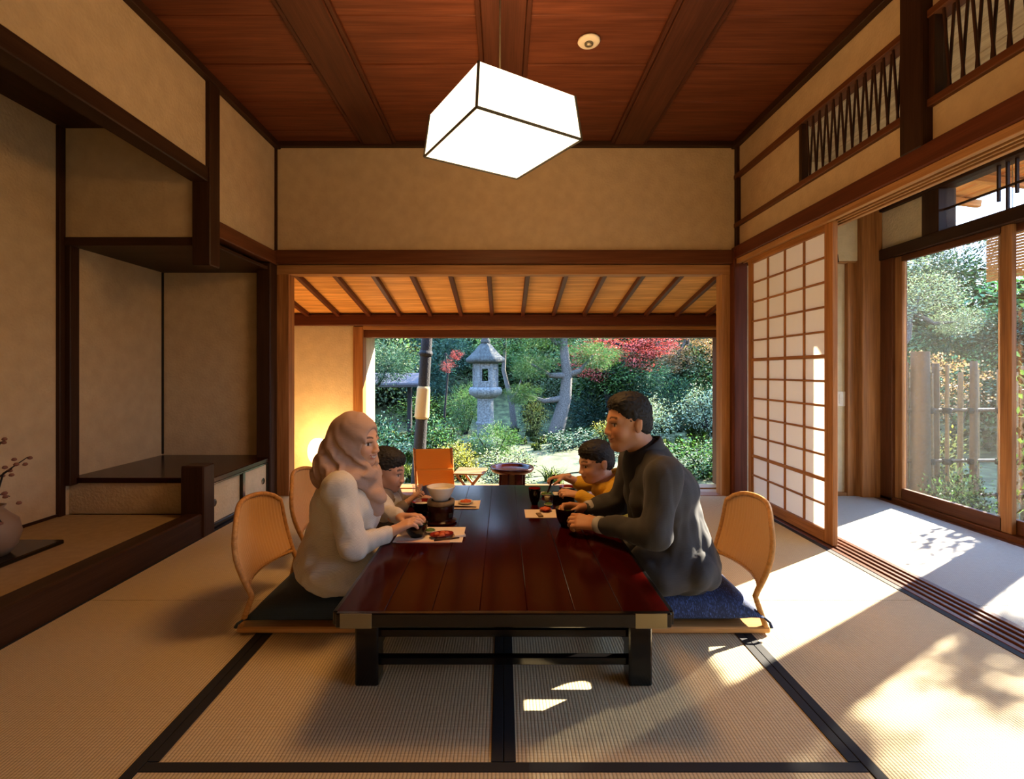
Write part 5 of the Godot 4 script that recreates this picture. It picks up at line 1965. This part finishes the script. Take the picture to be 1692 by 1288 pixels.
func build_garden() -> void:
	F.broad = leaf_ball(3600, 0.085, 0.026, 1, 46, 0.17)
	F.fine = leaf_ball(5200, 0.055, 0.016, 2, 60, 0.13)
	F.needle = leaf_ball(5600, 0.11, 0.0075, 3, 52, 0.13)
	F.maple = leaf_ball(4200, 0.055, 0.022, 4, 40, 0.17, 4)
	F.airy = leaf_ball(1100, 0.075, 0.026, 5, 30, 0.16)
	F.dapple = leaf_ball(1700, 0.085, 0.03, 15, 11, 0.10)
	F.blades = blade_clump(150, 6, 0.012)
	F.fern = blade_clump(90, 7, 0.03)

	var g := Buf.new()
	var rows := []
	for j in 61:
		var row := []
		for i in 71:
			var x := -22.0 + 46.0 * i / 70.0
			var d := -8.0 + 40.0 * j / 60.0
			row.append(V(x, ground_y(x, d), d))
		rows.append(row)
	g.grid(rows, false, false, Vector2.ONE, false)
	var gr := setting("ground", "mossy garden ground rising to a wooded slope", "ground")
	part("moss_cover", g, M.moss, gr)
	g = Buf.new()   # pale gravel court outside the corridor
	rows = []
	for j in 24:
		var row := []
		for i in 8:
			var d := -4.0 + 10.5 * j / 23.0
			var x := 3.2 + (2.2 + 0.5 * sin(d * 0.9)) * i / 7.0
			row.append(V(x, ground_y(x, d) + 0.02, d))
		rows.append(row)
	g.grid(rows)
	part("gravel_court", g, M.gravel, gr)
	g = Buf.new()   # lawn path behind the dark hedge
	rows = []
	for j in 20:
		var row := []
		for i in 6:
			var x := -0.2 + 7.0 * j / 19.0
			var d := 7.35 + 0.55 * j * j / 190.0 + 1.0 * i / 5.0
			row.append(V(x, ground_y(x, d) + 0.015, d))
		rows.append(row)
	g.grid(rows)
	part("lawn_path", g, M.lawn, gr)

	# wooded slope
	var r := RandomNumberGenerator.new()
	r.seed = 99
	var deep := []
	var dt := []
	var mix := []
	var mt := []
	for k in 360:
		var x := r.randf_range(-15, 13)
		var d := r.randf_range(13.0, 24.0)
		if k > 250:
			x = r.randf_range(8.5, 17.0)
			d = r.randf_range(-2.0, 14.0)
		elif k > 200:
			x = r.randf_range(-15.0, -7.0)
			d = r.randf_range(7.0, 14.0)
		var s := r.randf_range(0.7, 1.35)
		var sun_line := 0.37 * Vector2(maxf(x - 3.0, 0.0), maxf(d - 5.0, 0.0)).length() + 0.5
		var y := ground_y(x, d) + r.randf_range(0.2, 1.9) * (1.0 if d > 12.0 else 0.75)
		y = minf(y, sun_line - s * 0.6) if x > 3.0 else y
		var t := Transform3D(Basis(Vector3.UP, r.randf() * TAU).scaled_local(Vector3(s, s * r.randf_range(0.6, 0.95), s)), V(x, maxf(y, ground_y(x, d) + s * 0.3), d))
		var c := r.randf_range(0.55, 1.35)
		if k % 3 == 0:
			deep.append(t); dt.append(Color(c, c, c * r.randf_range(0.8, 1.3)))
		else:
			var w := r.randf()
			mix.append(t); mt.append(Color(c * lerpf(0.8, 1.5, w), c, c * r.randf_range(0.7, 1.6)))
	for k in 170:   # tall wood at the top of the slope
		var x := r.randf_range(-17.0, 13.0)
		var d := r.randf_range(18.5, 25.0)
		if k > 120:
			x = r.randf_range(11.0, 19.0)
			d = r.randf_range(-1.0, 17.0)
		var s := r.randf_range(1.2, 2.1)
		var top := 8.3 if k <= 120 else 0.36 * Vector2(x - 3.0, maxf(d - 5.0, 0.0)).length() + 0.6
		var y := r.randf_range(1.5, maxf(2.0, top - s * 0.7))
		var t := Transform3D(Basis(Vector3.UP, r.randf() * TAU).scaled_local(Vector3(s, s * 0.8, s)), V(x, y, d))
		var c := r.randf_range(0.6, 1.3)
		if k % 2 == 0:
			deep.append(t); dt.append(Color(c, c, c))
		else:
			mix.append(t); mt.append(Color(c * r.randf_range(0.8, 1.4), c, c * r.randf_range(0.8, 1.5)))
	mass("conifer_thicket", "dark needled thicket on the slope behind the garden", "needle", "leaf_deep", deep, dt)
	mass("hillside_undergrowth", "mixed leafy undergrowth covering the slope behind the garden", "broad", "leaf_green", mix, mt)
	var spots := []
	var tt := []
	for k in 420:
		var x := r.randf_range(-6.0, 6.5)
		var d := r.randf_range(6.0, 13.0)
		if x > 0.0 and d > 7.0 and d < 9.2 or x > 2.2 and d < 6.8: continue
		var s := r.randf_range(0.18, 0.42)
		spots.append(Transform3D(Basis(Vector3.UP, r.randf() * TAU).scaled_local(Vector3(s, s, s)), V(x, ground_y(x, d) - 0.02, d)))
		var c := r.randf_range(0.6, 1.3)
		tt.append(Color(c, c, c))
	mass("ground_ferns", "low ferny growth covering the garden floor", "fern", "grass_leaf", spots, tt)

	# stone lantern
	var st := thing("stone_lantern", "grey stone garden lantern with a curved hexagonal cap", "lantern", V(-0.36, ground_y(-0.36, 10.0), 10.0))
	var up := -ground_y(-0.36, 10.0)
	var q := Buf.new()
	q.lathe([Vector2(0, -0.5 + up - up - 0.02), Vector2(0.36, 0.0), Vector2(0.36, 0.12), Vector2(0.30, 0.16), Vector2(0.22, 0.2), Vector2(0, 0.2)], Vector3.ZERO, 36, 6)
	part("base", q, M.stone, st)
	q = Buf.new()
	q.lathe([Vector2(0, 0.18), Vector2(0.19, 0.18), Vector2(0.17, 0.26), Vector2(0.165, 0.42), Vector2(0.19, 0.44), Vector2(0.19, 0.49), Vector2(0.165, 0.51), Vector2(0.16, up + 0.46), Vector2(0.18, up + 0.5), Vector2(0, up + 0.5)], Vector3.ZERO, 28)
	part("pillar", q, M.stone, st)
	q = Buf.new()
	q.lathe([Vector2(0, up + 0.48), Vector2(0.2, up + 0.48), Vector2(0.32, up + 0.56), Vector2(0.335, up + 0.64), Vector2(0.30, up + 0.70), Vector2(0, up + 0.71)], Vector3.ZERO, 36, 6)
	part("platform", q, M.stone, st)
	for k in 6:   # fire box: six posts and panels, two of them open
		var a := TAU * k / 6.0
		var X := Transform3D(Basis(Vector3.UP, a), Vector3(0, up + 0.70, 0))
		q = Buf.new()
		q.box(Vector3(0.205, 0, -0.028), Vector3(0.255, 0.48, 0.028), 0.006, X)
		part("fire_box_post", q, M.stone, st)
		X = Transform3D(Basis(Vector3.UP, a + TAU / 12.0), Vector3(0, up + 0.70, 0))
		q = Buf.new()
		q.box(Vector3(0.175, 0, -0.12), Vector3(0.215, 0.12, 0.12), 0.005, X)
		q.box(Vector3(0.175, 0.36, -0.12), Vector3(0.215, 0.48, 0.12), 0.005, X)
		if k % 3 != 1:
			q.box(Vector3(0.175, 0.10, -0.12), Vector3(0.20, 0.38, 0.12), 0.005, X)
		else:
			for z in [-1, 1]: q.box(Vector3(0.175, 0.1, z * 0.09 - 0.03), Vector3(0.213, 0.38, z * 0.09 + 0.03), 0.004, X)
		part("fire_box_panel", q, M.stone, st)
	q = Buf.new()
	q.lathe([Vector2(0, up + 1.17), Vector2(0.30, up + 1.17), Vector2(0.385, up + 1.20), Vector2(0.39, up + 1.26), Vector2(0.31, up + 1.33), Vector2(0.22, up + 1.42), Vector2(0.14, up + 1.52), Vector2(0.09, up + 1.57), Vector2(0, up + 1.57)], Vector3.ZERO, 36, 6)
	part("cap", q, M.stone_dark, st)
	q = Buf.new()
	q.lathe([Vector2(0, up + 1.55), Vector2(0.09, up + 1.57), Vector2(0.10, up + 1.62), Vector2(0.07, up + 1.66), Vector2(0.10, up + 1.73), Vector2(0.08, up + 1.82), Vector2(0.01, up + 1.90), Vector2(0, up + 1.90)])
	part("finial", q, M.stone_dark, st)

	# wrapped post just outside the veranda
	var po := thing("wrapped_post", "tall dark leaning post with straw wraps outside the veranda", "post", V(-1.09, ground_y(-1.09, 6.3) - 0.05, 6.3))
	q = Buf.new()
	var lean := Vector3(0.19, 2.9, 0)
	q.tube([Vector3.ZERO, lean * 0.3, lean * 0.6, lean], [0.085, 0.075, 0.07, 0.062], 12)
	part("pole", q, M.bark_dark, po)
	for w in [[0.33, 0.47], [0.60, 0.625], [0.70, 0.80]]:
		q = Buf.new()
		q.tube([lean * w[0], lean * (w[0] + 0.012), lean * (w[1] - 0.012), lean * w[1]], [0.082, 0.094, 0.084, 0.074] if w[0] < 0.4 else [0.076, 0.088, 0.086, 0.074], 12)
		part("straw_wrap", q, M.straw if w[0] < 0.5 else M.bark_grey if w[0] > 0.65 else M.bark_dark, po)

	# gate roof far left
	var gt := thing("gate_roof", "grey thatched garden gate half hidden in green on the left", "gate", V(-2.75, ground_y(-2.75, 12.0), 12.0), 0.25)
	q = Buf.new()
	for s in [-1, 1]:
		q.box(Vector3(-0.75, -0.06, 0.0), Vector3(0.75, 0.06, 0.5), 0.03, Transform3D(Basis(Vector3(1, 0, 0), 0.55 if s > 0 else PI - 0.55), Vector3(0, 1.52, 0)))
	part("thatch", q, M.roof_thatch, gt)
	for x in [-0.5, 0.5]:
		q = Buf.new()
		q.tube([Vector3(x, 0, 0), Vector3(x, 1.5, 0)], 0.06, 8)
		part("post", q, M.bark_dark, gt)

	# plants seen through the veranda opening
	tree("pine_tree", "green pine with pale gnarled trunk in the middle of the garden", 1.36, 11.2, [Vector3(-0.25, 0, 0), Vector3(-0.12, 0.5, 0.05), Vector3(0.02, 1.0, 0), Vector3(0.06, 1.5, 0), Vector3(-0.02, 2.2, 0), Vector3(0.0, 2.9, 0)], 0.19, "bark_grey", [[-0.75, 1.75, 0.2, 0.75, 0.42, 0.6], [0.62, 1.95, 0.1, 0.7, 0.40, 0.6], [-0.4, 2.5, 0, 0.85, 0.5, 0.7], [0.55, 2.75, -0.1, 0.8, 0.5, 0.7], [-0.95, 1.1, 0.1, 0.5, 0.3, 0.45]], "needle", "leaf_green")
	tree("maple_tree", "pink red autumn maple behind the man", 2.55, 13.2, [Vector3(0.3, 0, 0), Vector3(0.2, 0.9, 0), Vector3(0.1, 1.5, 0), Vector3(0.0, 2.4, 0)], 0.10, "bark_dark", [[-0.35, 1.75, 0.2, 0.75, 0.5, 0.6], [0.75, 2.0, 0.1, 0.85, 0.5, 0.6], [0.1, 2.5, 0, 1.0, 0.55, 0.7], [1.5, 2.3, 0.1, 0.7, 0.45, 0.6]], "maple", "leaf_maple")
	tree("fawn_tree", "pale tan leaved tree at the upper right of the garden", 5.4, 14.6, [Vector3(0, 0, 0), Vector3(0.1, 0.9, 0), Vector3(-0.1, 1.8, 0), Vector3(0, 2.6, 0)], 0.09, "bark_grey", [[-0.5, 1.75, 0.2, 0.8, 0.5, 0.6], [0.6, 2.0, 0.1, 0.8, 0.5, 0.6], [0.0, 2.6, 0, 0.9, 0.5, 0.7]], "fine", "leaf_fawn")
	tree("red_maple_sapling", "slim sapling with a few red leaves near the wrapped post", -1.28, 10.6, [Vector3(0, 0, 0), Vector3(0.04, 0.8, 0), Vector3(0.1, 1.5, 0), Vector3(0.05, 2.0, 0)], 0.03, "bark_dark", [[0.12, 1.72, 0, 0.2, 0.16, 0.2], [0.3, 1.95, 0, 0.16, 0.12, 0.16]], "airy", "leaf_maple")
	tree("cypress_tree", "dark feathery conifer at the left edge of the garden opening", -2.5, 9.2, [Vector3(0, 0, 0), Vector3(0, 1.2, 0), Vector3(0.05, 2.6, 0)], 0.10, "bark_dark", [[-0.3, 1.3, 0.2, 0.6, 0.45, 0.5], [0.45, 1.75, 0.1, 0.65, 0.45, 0.5], [-0.2, 2.2, 0, 0.75, 0.5, 0.6], [0.3, 2.8, 0, 0.6, 0.5, 0.5]], "needle", "leaf_deep")
	tree("leaning_tree", "slim grey twin trunks behind the stone lantern", 0.2, 13.4, [Vector3(0.1, 0, 0), Vector3(0.0, 0.8, 0), Vector3(-0.2, 1.6, 0), Vector3(-0.15, 2.6, 0)], 0.09, "bark_grey", [[-0.5, 2.3, 0.2, 0.7, 0.45, 0.6], [0.4, 2.5, 0.1, 0.7, 0.45, 0.6], [0.35, 1.6, 0.1, 0.4, 0.3, 0.4]], "fine", "leaf_green")
	shrub("silver_shrub", "large rounded silvery green shrub right of the man's head", "fine", "leaf_silver", 3.25, 11.3, Vector3(0.95, 0.62, 0.7))
	shrub("silver_shrub", "silvery shrub at the right edge of the veranda opening", "fine", "leaf_silver", 4.75, 11.6, Vector3(0.9, 0.7, 0.7))
	shrub("yellow_shrub", "bright yellow green shrub beside the man's face", "broad", "leaf_yellow", 2.2, 10.6, Vector3(0.4, 0.34, 0.34))
	shrub("yellow_shrub", "small yellow tinged shrub under the pine", "broad", "leaf_yellow", 0.72, 11.6, Vector3(0.34, 0.5, 0.3), 1.0)
	shrub("low_hedge", "low dark clipped hedge along the pale path", "broad", "leaf_deep", 1.25, 9.55, Vector3(0.95, 0.24, 0.3), 0.7)
	shrub("flowering_plant", "pale variegated leafy plant behind the round table", "broad", "leaf_silver", 0.02, 6.6, Vector3(0.42, 0.34, 0.36))
	shrub("flowering_plant", "pale tipped leafy plant left of the round table", "broad", "leaf_yellow", -0.66, 7.1, Vector3(0.34, 0.34, 0.3))
	shrub("green_shrub", "fresh green spreading shrub at the foot of the stone lantern", "needle", "leaf_green", -0.15, 8.6, Vector3(0.62, 0.42, 0.5))
	shrub("green_shrub", "rounded green shrub left of the stone lantern", "broad", "leaf_green", -1.25, 8.9, Vector3(0.62, 0.48, 0.5))
	shrub("green_shrub", "dark green shrub behind the boy in grey", "broad", "leaf_deep", -1.95, 7.6, Vector3(0.55, 0.52, 0.5))
	shrub("green_shrub", "leafy shrub low in the right corner of the veranda opening", "broad", "leaf_green", 2.85, 7.1, Vector3(0.55, 0.36, 0.5))
	shrub("green_shrub", "deep green shrub behind the man's back", "broad", "leaf_deep", 2.15, 8.4, Vector3(0.4, 0.30, 0.35))
	shrub("green_shrub", "dense green shrub between lantern and pine", "fine", "leaf_deep", 0.8, 12.5, Vector3(0.55, 0.6, 0.5))
	shrub("green_shrub", "feathery green shrub between wrapped post and lantern", "needle", "leaf_green", -0.9, 11.9, Vector3(0.6, 0.75, 0.5), 0.9)

	# garden beyond the glass doors on the right
	tree("crooked_tree", "crooked grey tree with silvery crown beyond the bamboo fence", 6.6, 8.4, [Vector3(-0.55, 0, 0), Vector3(-0.4, 1.1, 0), Vector3(-0.15, 1.7, 0), Vector3(0.15, 2.05, 0), Vector3(0.2, 2.5, 0)], 0.11, "bark_grey", [[-0.6, 2.45, 0.1, 0.8, 0.4, 0.5], [0.35, 2.75, 0, 0.9, 0.45, 0.6], [-0.3, 3.3, 0, 1.0, 0.5, 0.6], [0.9, 2.3, 0.1, 0.5, 0.3, 0.4]], "fine", "leaf_silver")
	shrub("rust_shrub", "rusty pink shrub behind the bamboo fence", "maple", "leaf_fawn", 6.15, 7.1, Vector3(0.8, 0.55, 0.6), 2.4)
	shrub("green_shrub", "light green shrub behind the bamboo fence", "broad", "leaf_yellow", 5.1, 6.0, Vector3(0.42, 0.5, 0.4))
	tree("dark_tree", "dark green tree at the right edge beyond the glass doors", 9.1, 8.9, [Vector3(0, 0, 0), Vector3(0, 1.4, 0), Vector3(0, 2.6, 0)], 0.12, "bark_dark", [[-0.4, 1.3, 0.2, 0.7, 0.5, 0.6], [0.4, 1.7, 0.2, 0.7, 0.5, 0.6], [-0.2, 2.3, 0, 0.85, 0.5, 0.6]], "broad", "leaf_deep")
	shrub("green_shrub", "glossy green shrub against the glass at the right edge", "broad", "leaf_green", 4.02, 4.45, Vector3(0.26, 0.40, 0.26))
	shrub("green_shrub", "low green shrub at the foot of the bamboo fence", "broad", "leaf_green", 4.3, 5.45, Vector3(0.35, 0.3, 0.3))
	shrub("tall_shrub", "tall loose shrub outside the glass doors past the right edge", "broad", "leaf_green", 4.6, 3.95, Vector3(0.5, 1.0, 0.45), 1.0)
	shrub("tall_shrub", "loose shrub outside the glass doors abreast of the table", "broad", "leaf_green", 4.7, 2.95, Vector3(0.5, 1.0, 0.5), 1.0)
	# a thin tree off to the right throws the dappled shade on the mats
	tree("shade_tree", "thin leaved tree off to the right that dapples the floor", 6.6, 4.55, [Vector3(0, 0, 0), Vector3(0.05, 1.4, 0), Vector3(0, 2.4, 0), Vector3(0.1, 3.4, 0)], 0.05, "bark_dark", [[-0.1, 3.45, -0.2, 0.7, 0.55, 0.55], [0.15, 3.8, 0.35, 0.6, 0.45, 0.5]], "dapple", "leaf_green")

	# bamboo fence
	var fe := thing("bamboo_fence", "weathered bamboo fence with cord bound rails outside the glass door", "fence", V(4.45, ground_y(4.45, 4.95), 4.95))
	q = Buf.new()
	q.tube([Vector3(-0.36, -0.1, 0.02), Vector3(-0.36, 1.70, 0.02)], [0.085, 0.075], 14)
	part("post", q, M.bamboo_old, fe, "thick weathered fence post")
	var xs := [-0.56, -0.47, -0.26, -0.16, -0.10, 0.08, 0.15, 0.24, 0.42, 0.50, 0.57, 0.72, 0.80, 0.95]
	for k in xs.size():
		var h: float = 1.55 + 0.06 * sin(k * 2.3)
		var rr: float = [0.022, 0.03, 0.018, 0.03, 0.016][k % 5]
		q = Buf.new()
		var pts := []
		var rd := []
		for j in 15:
			var y := h * j / 14.0
			pts.append(Vector3(xs[k] + 0.006 * sin(k + y), y, 0.03 * (1 if k % 2 == 0 else -1)))
			rd.append(rr * (1.12 if j % 4 == 3 else 1.0))
		q.tube(pts, rd, 9)
		part("bamboo_cane", q, M.bamboo_pale if k % 3 else M.bamboo_old, fe)
	for y in [0.28, 0.62, 1.12]:
		q = Buf.new()
		q.tube([Vector3(-0.7, y, 0), Vector3(1.05, y + 0.01, 0)], 0.017, 8)
		part("rail", q, M.bamboo_old, fe)
		for k in range(0, xs.size(), 2):
			q = Buf.new()
			q.lathe([Vector2(0, -0.03), Vector2(0.036, -0.028), Vector2(0.04, 0), Vector2(0.036, 0.028), Vector2(0, 0.03)], Vector3(xs[k], y, 0.02), 9)
			part("cord_binding", q, M.bark_dark, fe)


# ---------- small things ----------

func build_small() -> void:
	# veranda furniture
	var fl := -0.23
	var c := thing("canvas_chair", "orange canvas chair with wooden frame seen from behind on the veranda", "chair", V(-0.66, fl, 4.72), 0.12)
	var q := Buf.new()
	var rows := []
	for side in 2:
		for j in 9:
			var v := j / 8.0 if side == 0 else 1.0 - j / 8.0
			var row := []
			for k in 9:
				var u := -1.0 + k / 4.0
				row.append(Vector3(u * 0.165 + 0.03 * (1.0 - v), 0.12 + 0.415 * v, 0.20 * v - 0.02 + 0.035 * (1.0 - u * u) * sin(PI * v) * -1.0 + (0.004 if side else -0.004)))
			rows.append(row)
	q.grid(rows, false, true)
	var bk := part("canvas_back", q, M.orange_cloth, c)
	q = Buf.new()
	q.box(Vector3(-0.16, 0.325, 0.115), Vector3(0.175, 0.345, 0.13), 0.004, Transform3D(Basis(Vector3(1, 0, 0), 0.0), Vector3(0.01, 0, 0)))
	part("seam_fold", q, M.orange_cloth, bk)
	q = Buf.new()
	q.box(Vector3(-0.15, 0.15, -0.42), Vector3(0.17, 0.165, -0.02), 0.005)
	part("canvas_seat", q, M.orange_cloth, c)
	for s in [-1, 1]:
		q = Buf.new()
		q.tube([Vector3(s * 0.175 + 0.02, 0.0, -0.16), Vector3(s * 0.17 + 0.01, 0.3, 0.05), Vector3(s * 0.165, 0.54, 0.185)], 0.013, 8)
		part("back_leg", q, M.wood_honey, c)
		q = Buf.new()
		q.tube([Vector3(s * 0.16 + 0.02, 0.0, 0.12), Vector3(s * 0.16 + 0.02, 0.16, -0.12), Vector3(s * 0.16 + 0.02, 0.17, -0.42)], 0.012, 8)
		part("front_leg", q, M.wood_honey, c)
	var stl := thing("slatted_stool", "low wooden slatted footstool beside the orange chair", "stool", V(-0.31, fl, 4.74), -0.1)
	for k in 5:
		q = Buf.new()
		q.box(Vector3(-0.14, 0.285, -0.15 + k * 0.062), Vector3(0.14, 0.30, -0.10 + k * 0.062), 0.003)
		part("slat", q, M.wood_light, stl)
	for s in [-1, 1]:
		for r in [-1, 1]:
			q = Buf.new()
			q.tube([Vector3(s * 0.11, 0.0, r * 0.13), Vector3(-s * 0.11, 0.285, r * 0.13)], 0.012, 7)
			part("crossed_leg", q, M.wood_light, stl)
	var tb := thing("round_table", "small round dark brown table with a raised rim on the veranda", "table", V(0.08, fl, 4.68))
	q = Buf.new()
	q.lathe([Vector2(0, 0.29), Vector2(0.14, 0.29), Vector2(0.19, 0.31), Vector2(0.205, 0.335), Vector2(0.20, 0.35), Vector2(0.165, 0.345), Vector2(0.155, 0.325), Vector2(0, 0.322)], Vector3.ZERO, 40)
	part("rimmed_top", q, M.lacquer_brown, tb)
	for k in 5:
		q = Buf.new()
		q.box(Vector3(0.085, 0, -0.035), Vector3(0.12, 0.30, 0.035), 0.005, Transform3D(Basis(Vector3.UP, TAU * k / 5.0 + 0.3), Vector3.ZERO))
		part("leg", q, M.lacquer_brown, tb)

	# alcove: vase on a black board
	var y := 0.108
	var br := thing("display_board", "flat black lacquer board on the alcove floor", "board", V(-2.47, y, 2.25))
	q = Buf.new()
	q.box(Vector3(-0.19, 0, -0.36), Vector3(0.19, 0.022, 0.36), 0.006)
	part("board", q, M.lacquer_black, br)
	var va := thing("flower_vase", "round clay vase on the black board at the left edge", "vase", V(-2.43, y + 0.022, 2.38))
	q = Buf.new()
	q.lathe([Vector2(0, 0), Vector2(0.065, 0), Vector2(0.095, 0.04), Vector2(0.112, 0.10), Vector2(0.10, 0.16), Vector2(0.06, 0.20), Vector2(0.045, 0.22), Vector2(0.055, 0.235), Vector2(0.045, 0.235), Vector2(0.035, 0.215), Vector2(0, 0.2)])
	part("pot", q, M.vase_clay, va)
	var fb := thing("flower_branches", "dry flowering branches arranged in the clay vase", "branches", V(-2.43, y + 0.235, 2.38))
	var r := RandomNumberGenerator.new()
	r.seed = 8
	var tips := [Vector3(0.16, 0.21, 0.06), Vector3(0.07, 0.33, 0.02), Vector3(0.14, 0.08, 0.05), Vector3(-0.06, 0.36, 0.05), Vector3(0.10, 0.24, -0.08), Vector3(0.13, -0.03, 0.08), Vector3(-0.15, 0.25, 0.0)]
	for t: Vector3 in tips:
		q = Buf.new()
		var mid := t * 0.5 + Vector3(-0.02, 0.05, 0.01)
		q.tube([Vector3(0, -0.12, 0), Vector3(0.0, -0.02, 0), mid, t], [0.005, 0.005, 0.004, 0.002], 6)
		part("twig", q, M.bark_dark, fb)
		for k in 5:
			q = Buf.new()
			var p := mid.lerp(t, k / 4.0) + Vector3(r.randfn(), r.randfn(), r.randfn()) * 0.012
			q.lathe([Vector2(0, -0.007), Vector2(0.009, -0.004), Vector2(0.011, 0.002), Vector2(0.006, 0.009), Vector2(0, 0.01)], p, 8)
			part("blossom", q, M.blossom, fb)

	# ceiling sensor
	var sm := thing("smoke_detector", "round cream smoke detector on the ceiling boards", "smoke detector", V(0.474, C - 0.0, 2.79))
	q = Buf.new()
	q.lathe([Vector2(0, 0), Vector2(0.06, 0), Vector2(0.062, -0.008), Vector2(0.056, -0.016), Vector2(0.03, -0.018), Vector2(0, -0.018)], Vector3.ZERO, 32)
	part("housing", q, M.white_plastic, sm)
	q = Buf.new()
	q.lathe([Vector2(0.014, -0.017), Vector2(0.024, -0.017), Vector2(0.024, -0.026), Vector2(0.014, -0.026)], Vector3.ZERO, 24)
	part("sensor_ring", q, M.lamp_frame, sm)
	q = Buf.new()
	q.lathe([Vector2(0, -0.016), Vector2(0.009, -0.017), Vector2(0.009, -0.024), Vector2(0, -0.026)], Vector3.ZERO, 16)
	part("sensor_cap", q, M.white_plastic, sm)

	# wall switch at the corridor end
	var sw := thing("light_switch", "small white switch plate on the corridor end wall", "switch", V(2.755, 0.78, B + 0.055))
	q = Buf.new()
	q.box(Vector3(-0.035, -0.06, -0.005), Vector3(0.035, 0.06, 0.005), 0.003)
	part("plate", q, M.white_plastic, sw)
	for k in 2:
		q = Buf.new()
		q.box(Vector3(-0.018, -0.038 + 0.04 * k, 0.004), Vector3(0.018, -0.004 + 0.04 * k, 0.009), 0.002)
		part("rocker", q, M.white_plastic, sw)
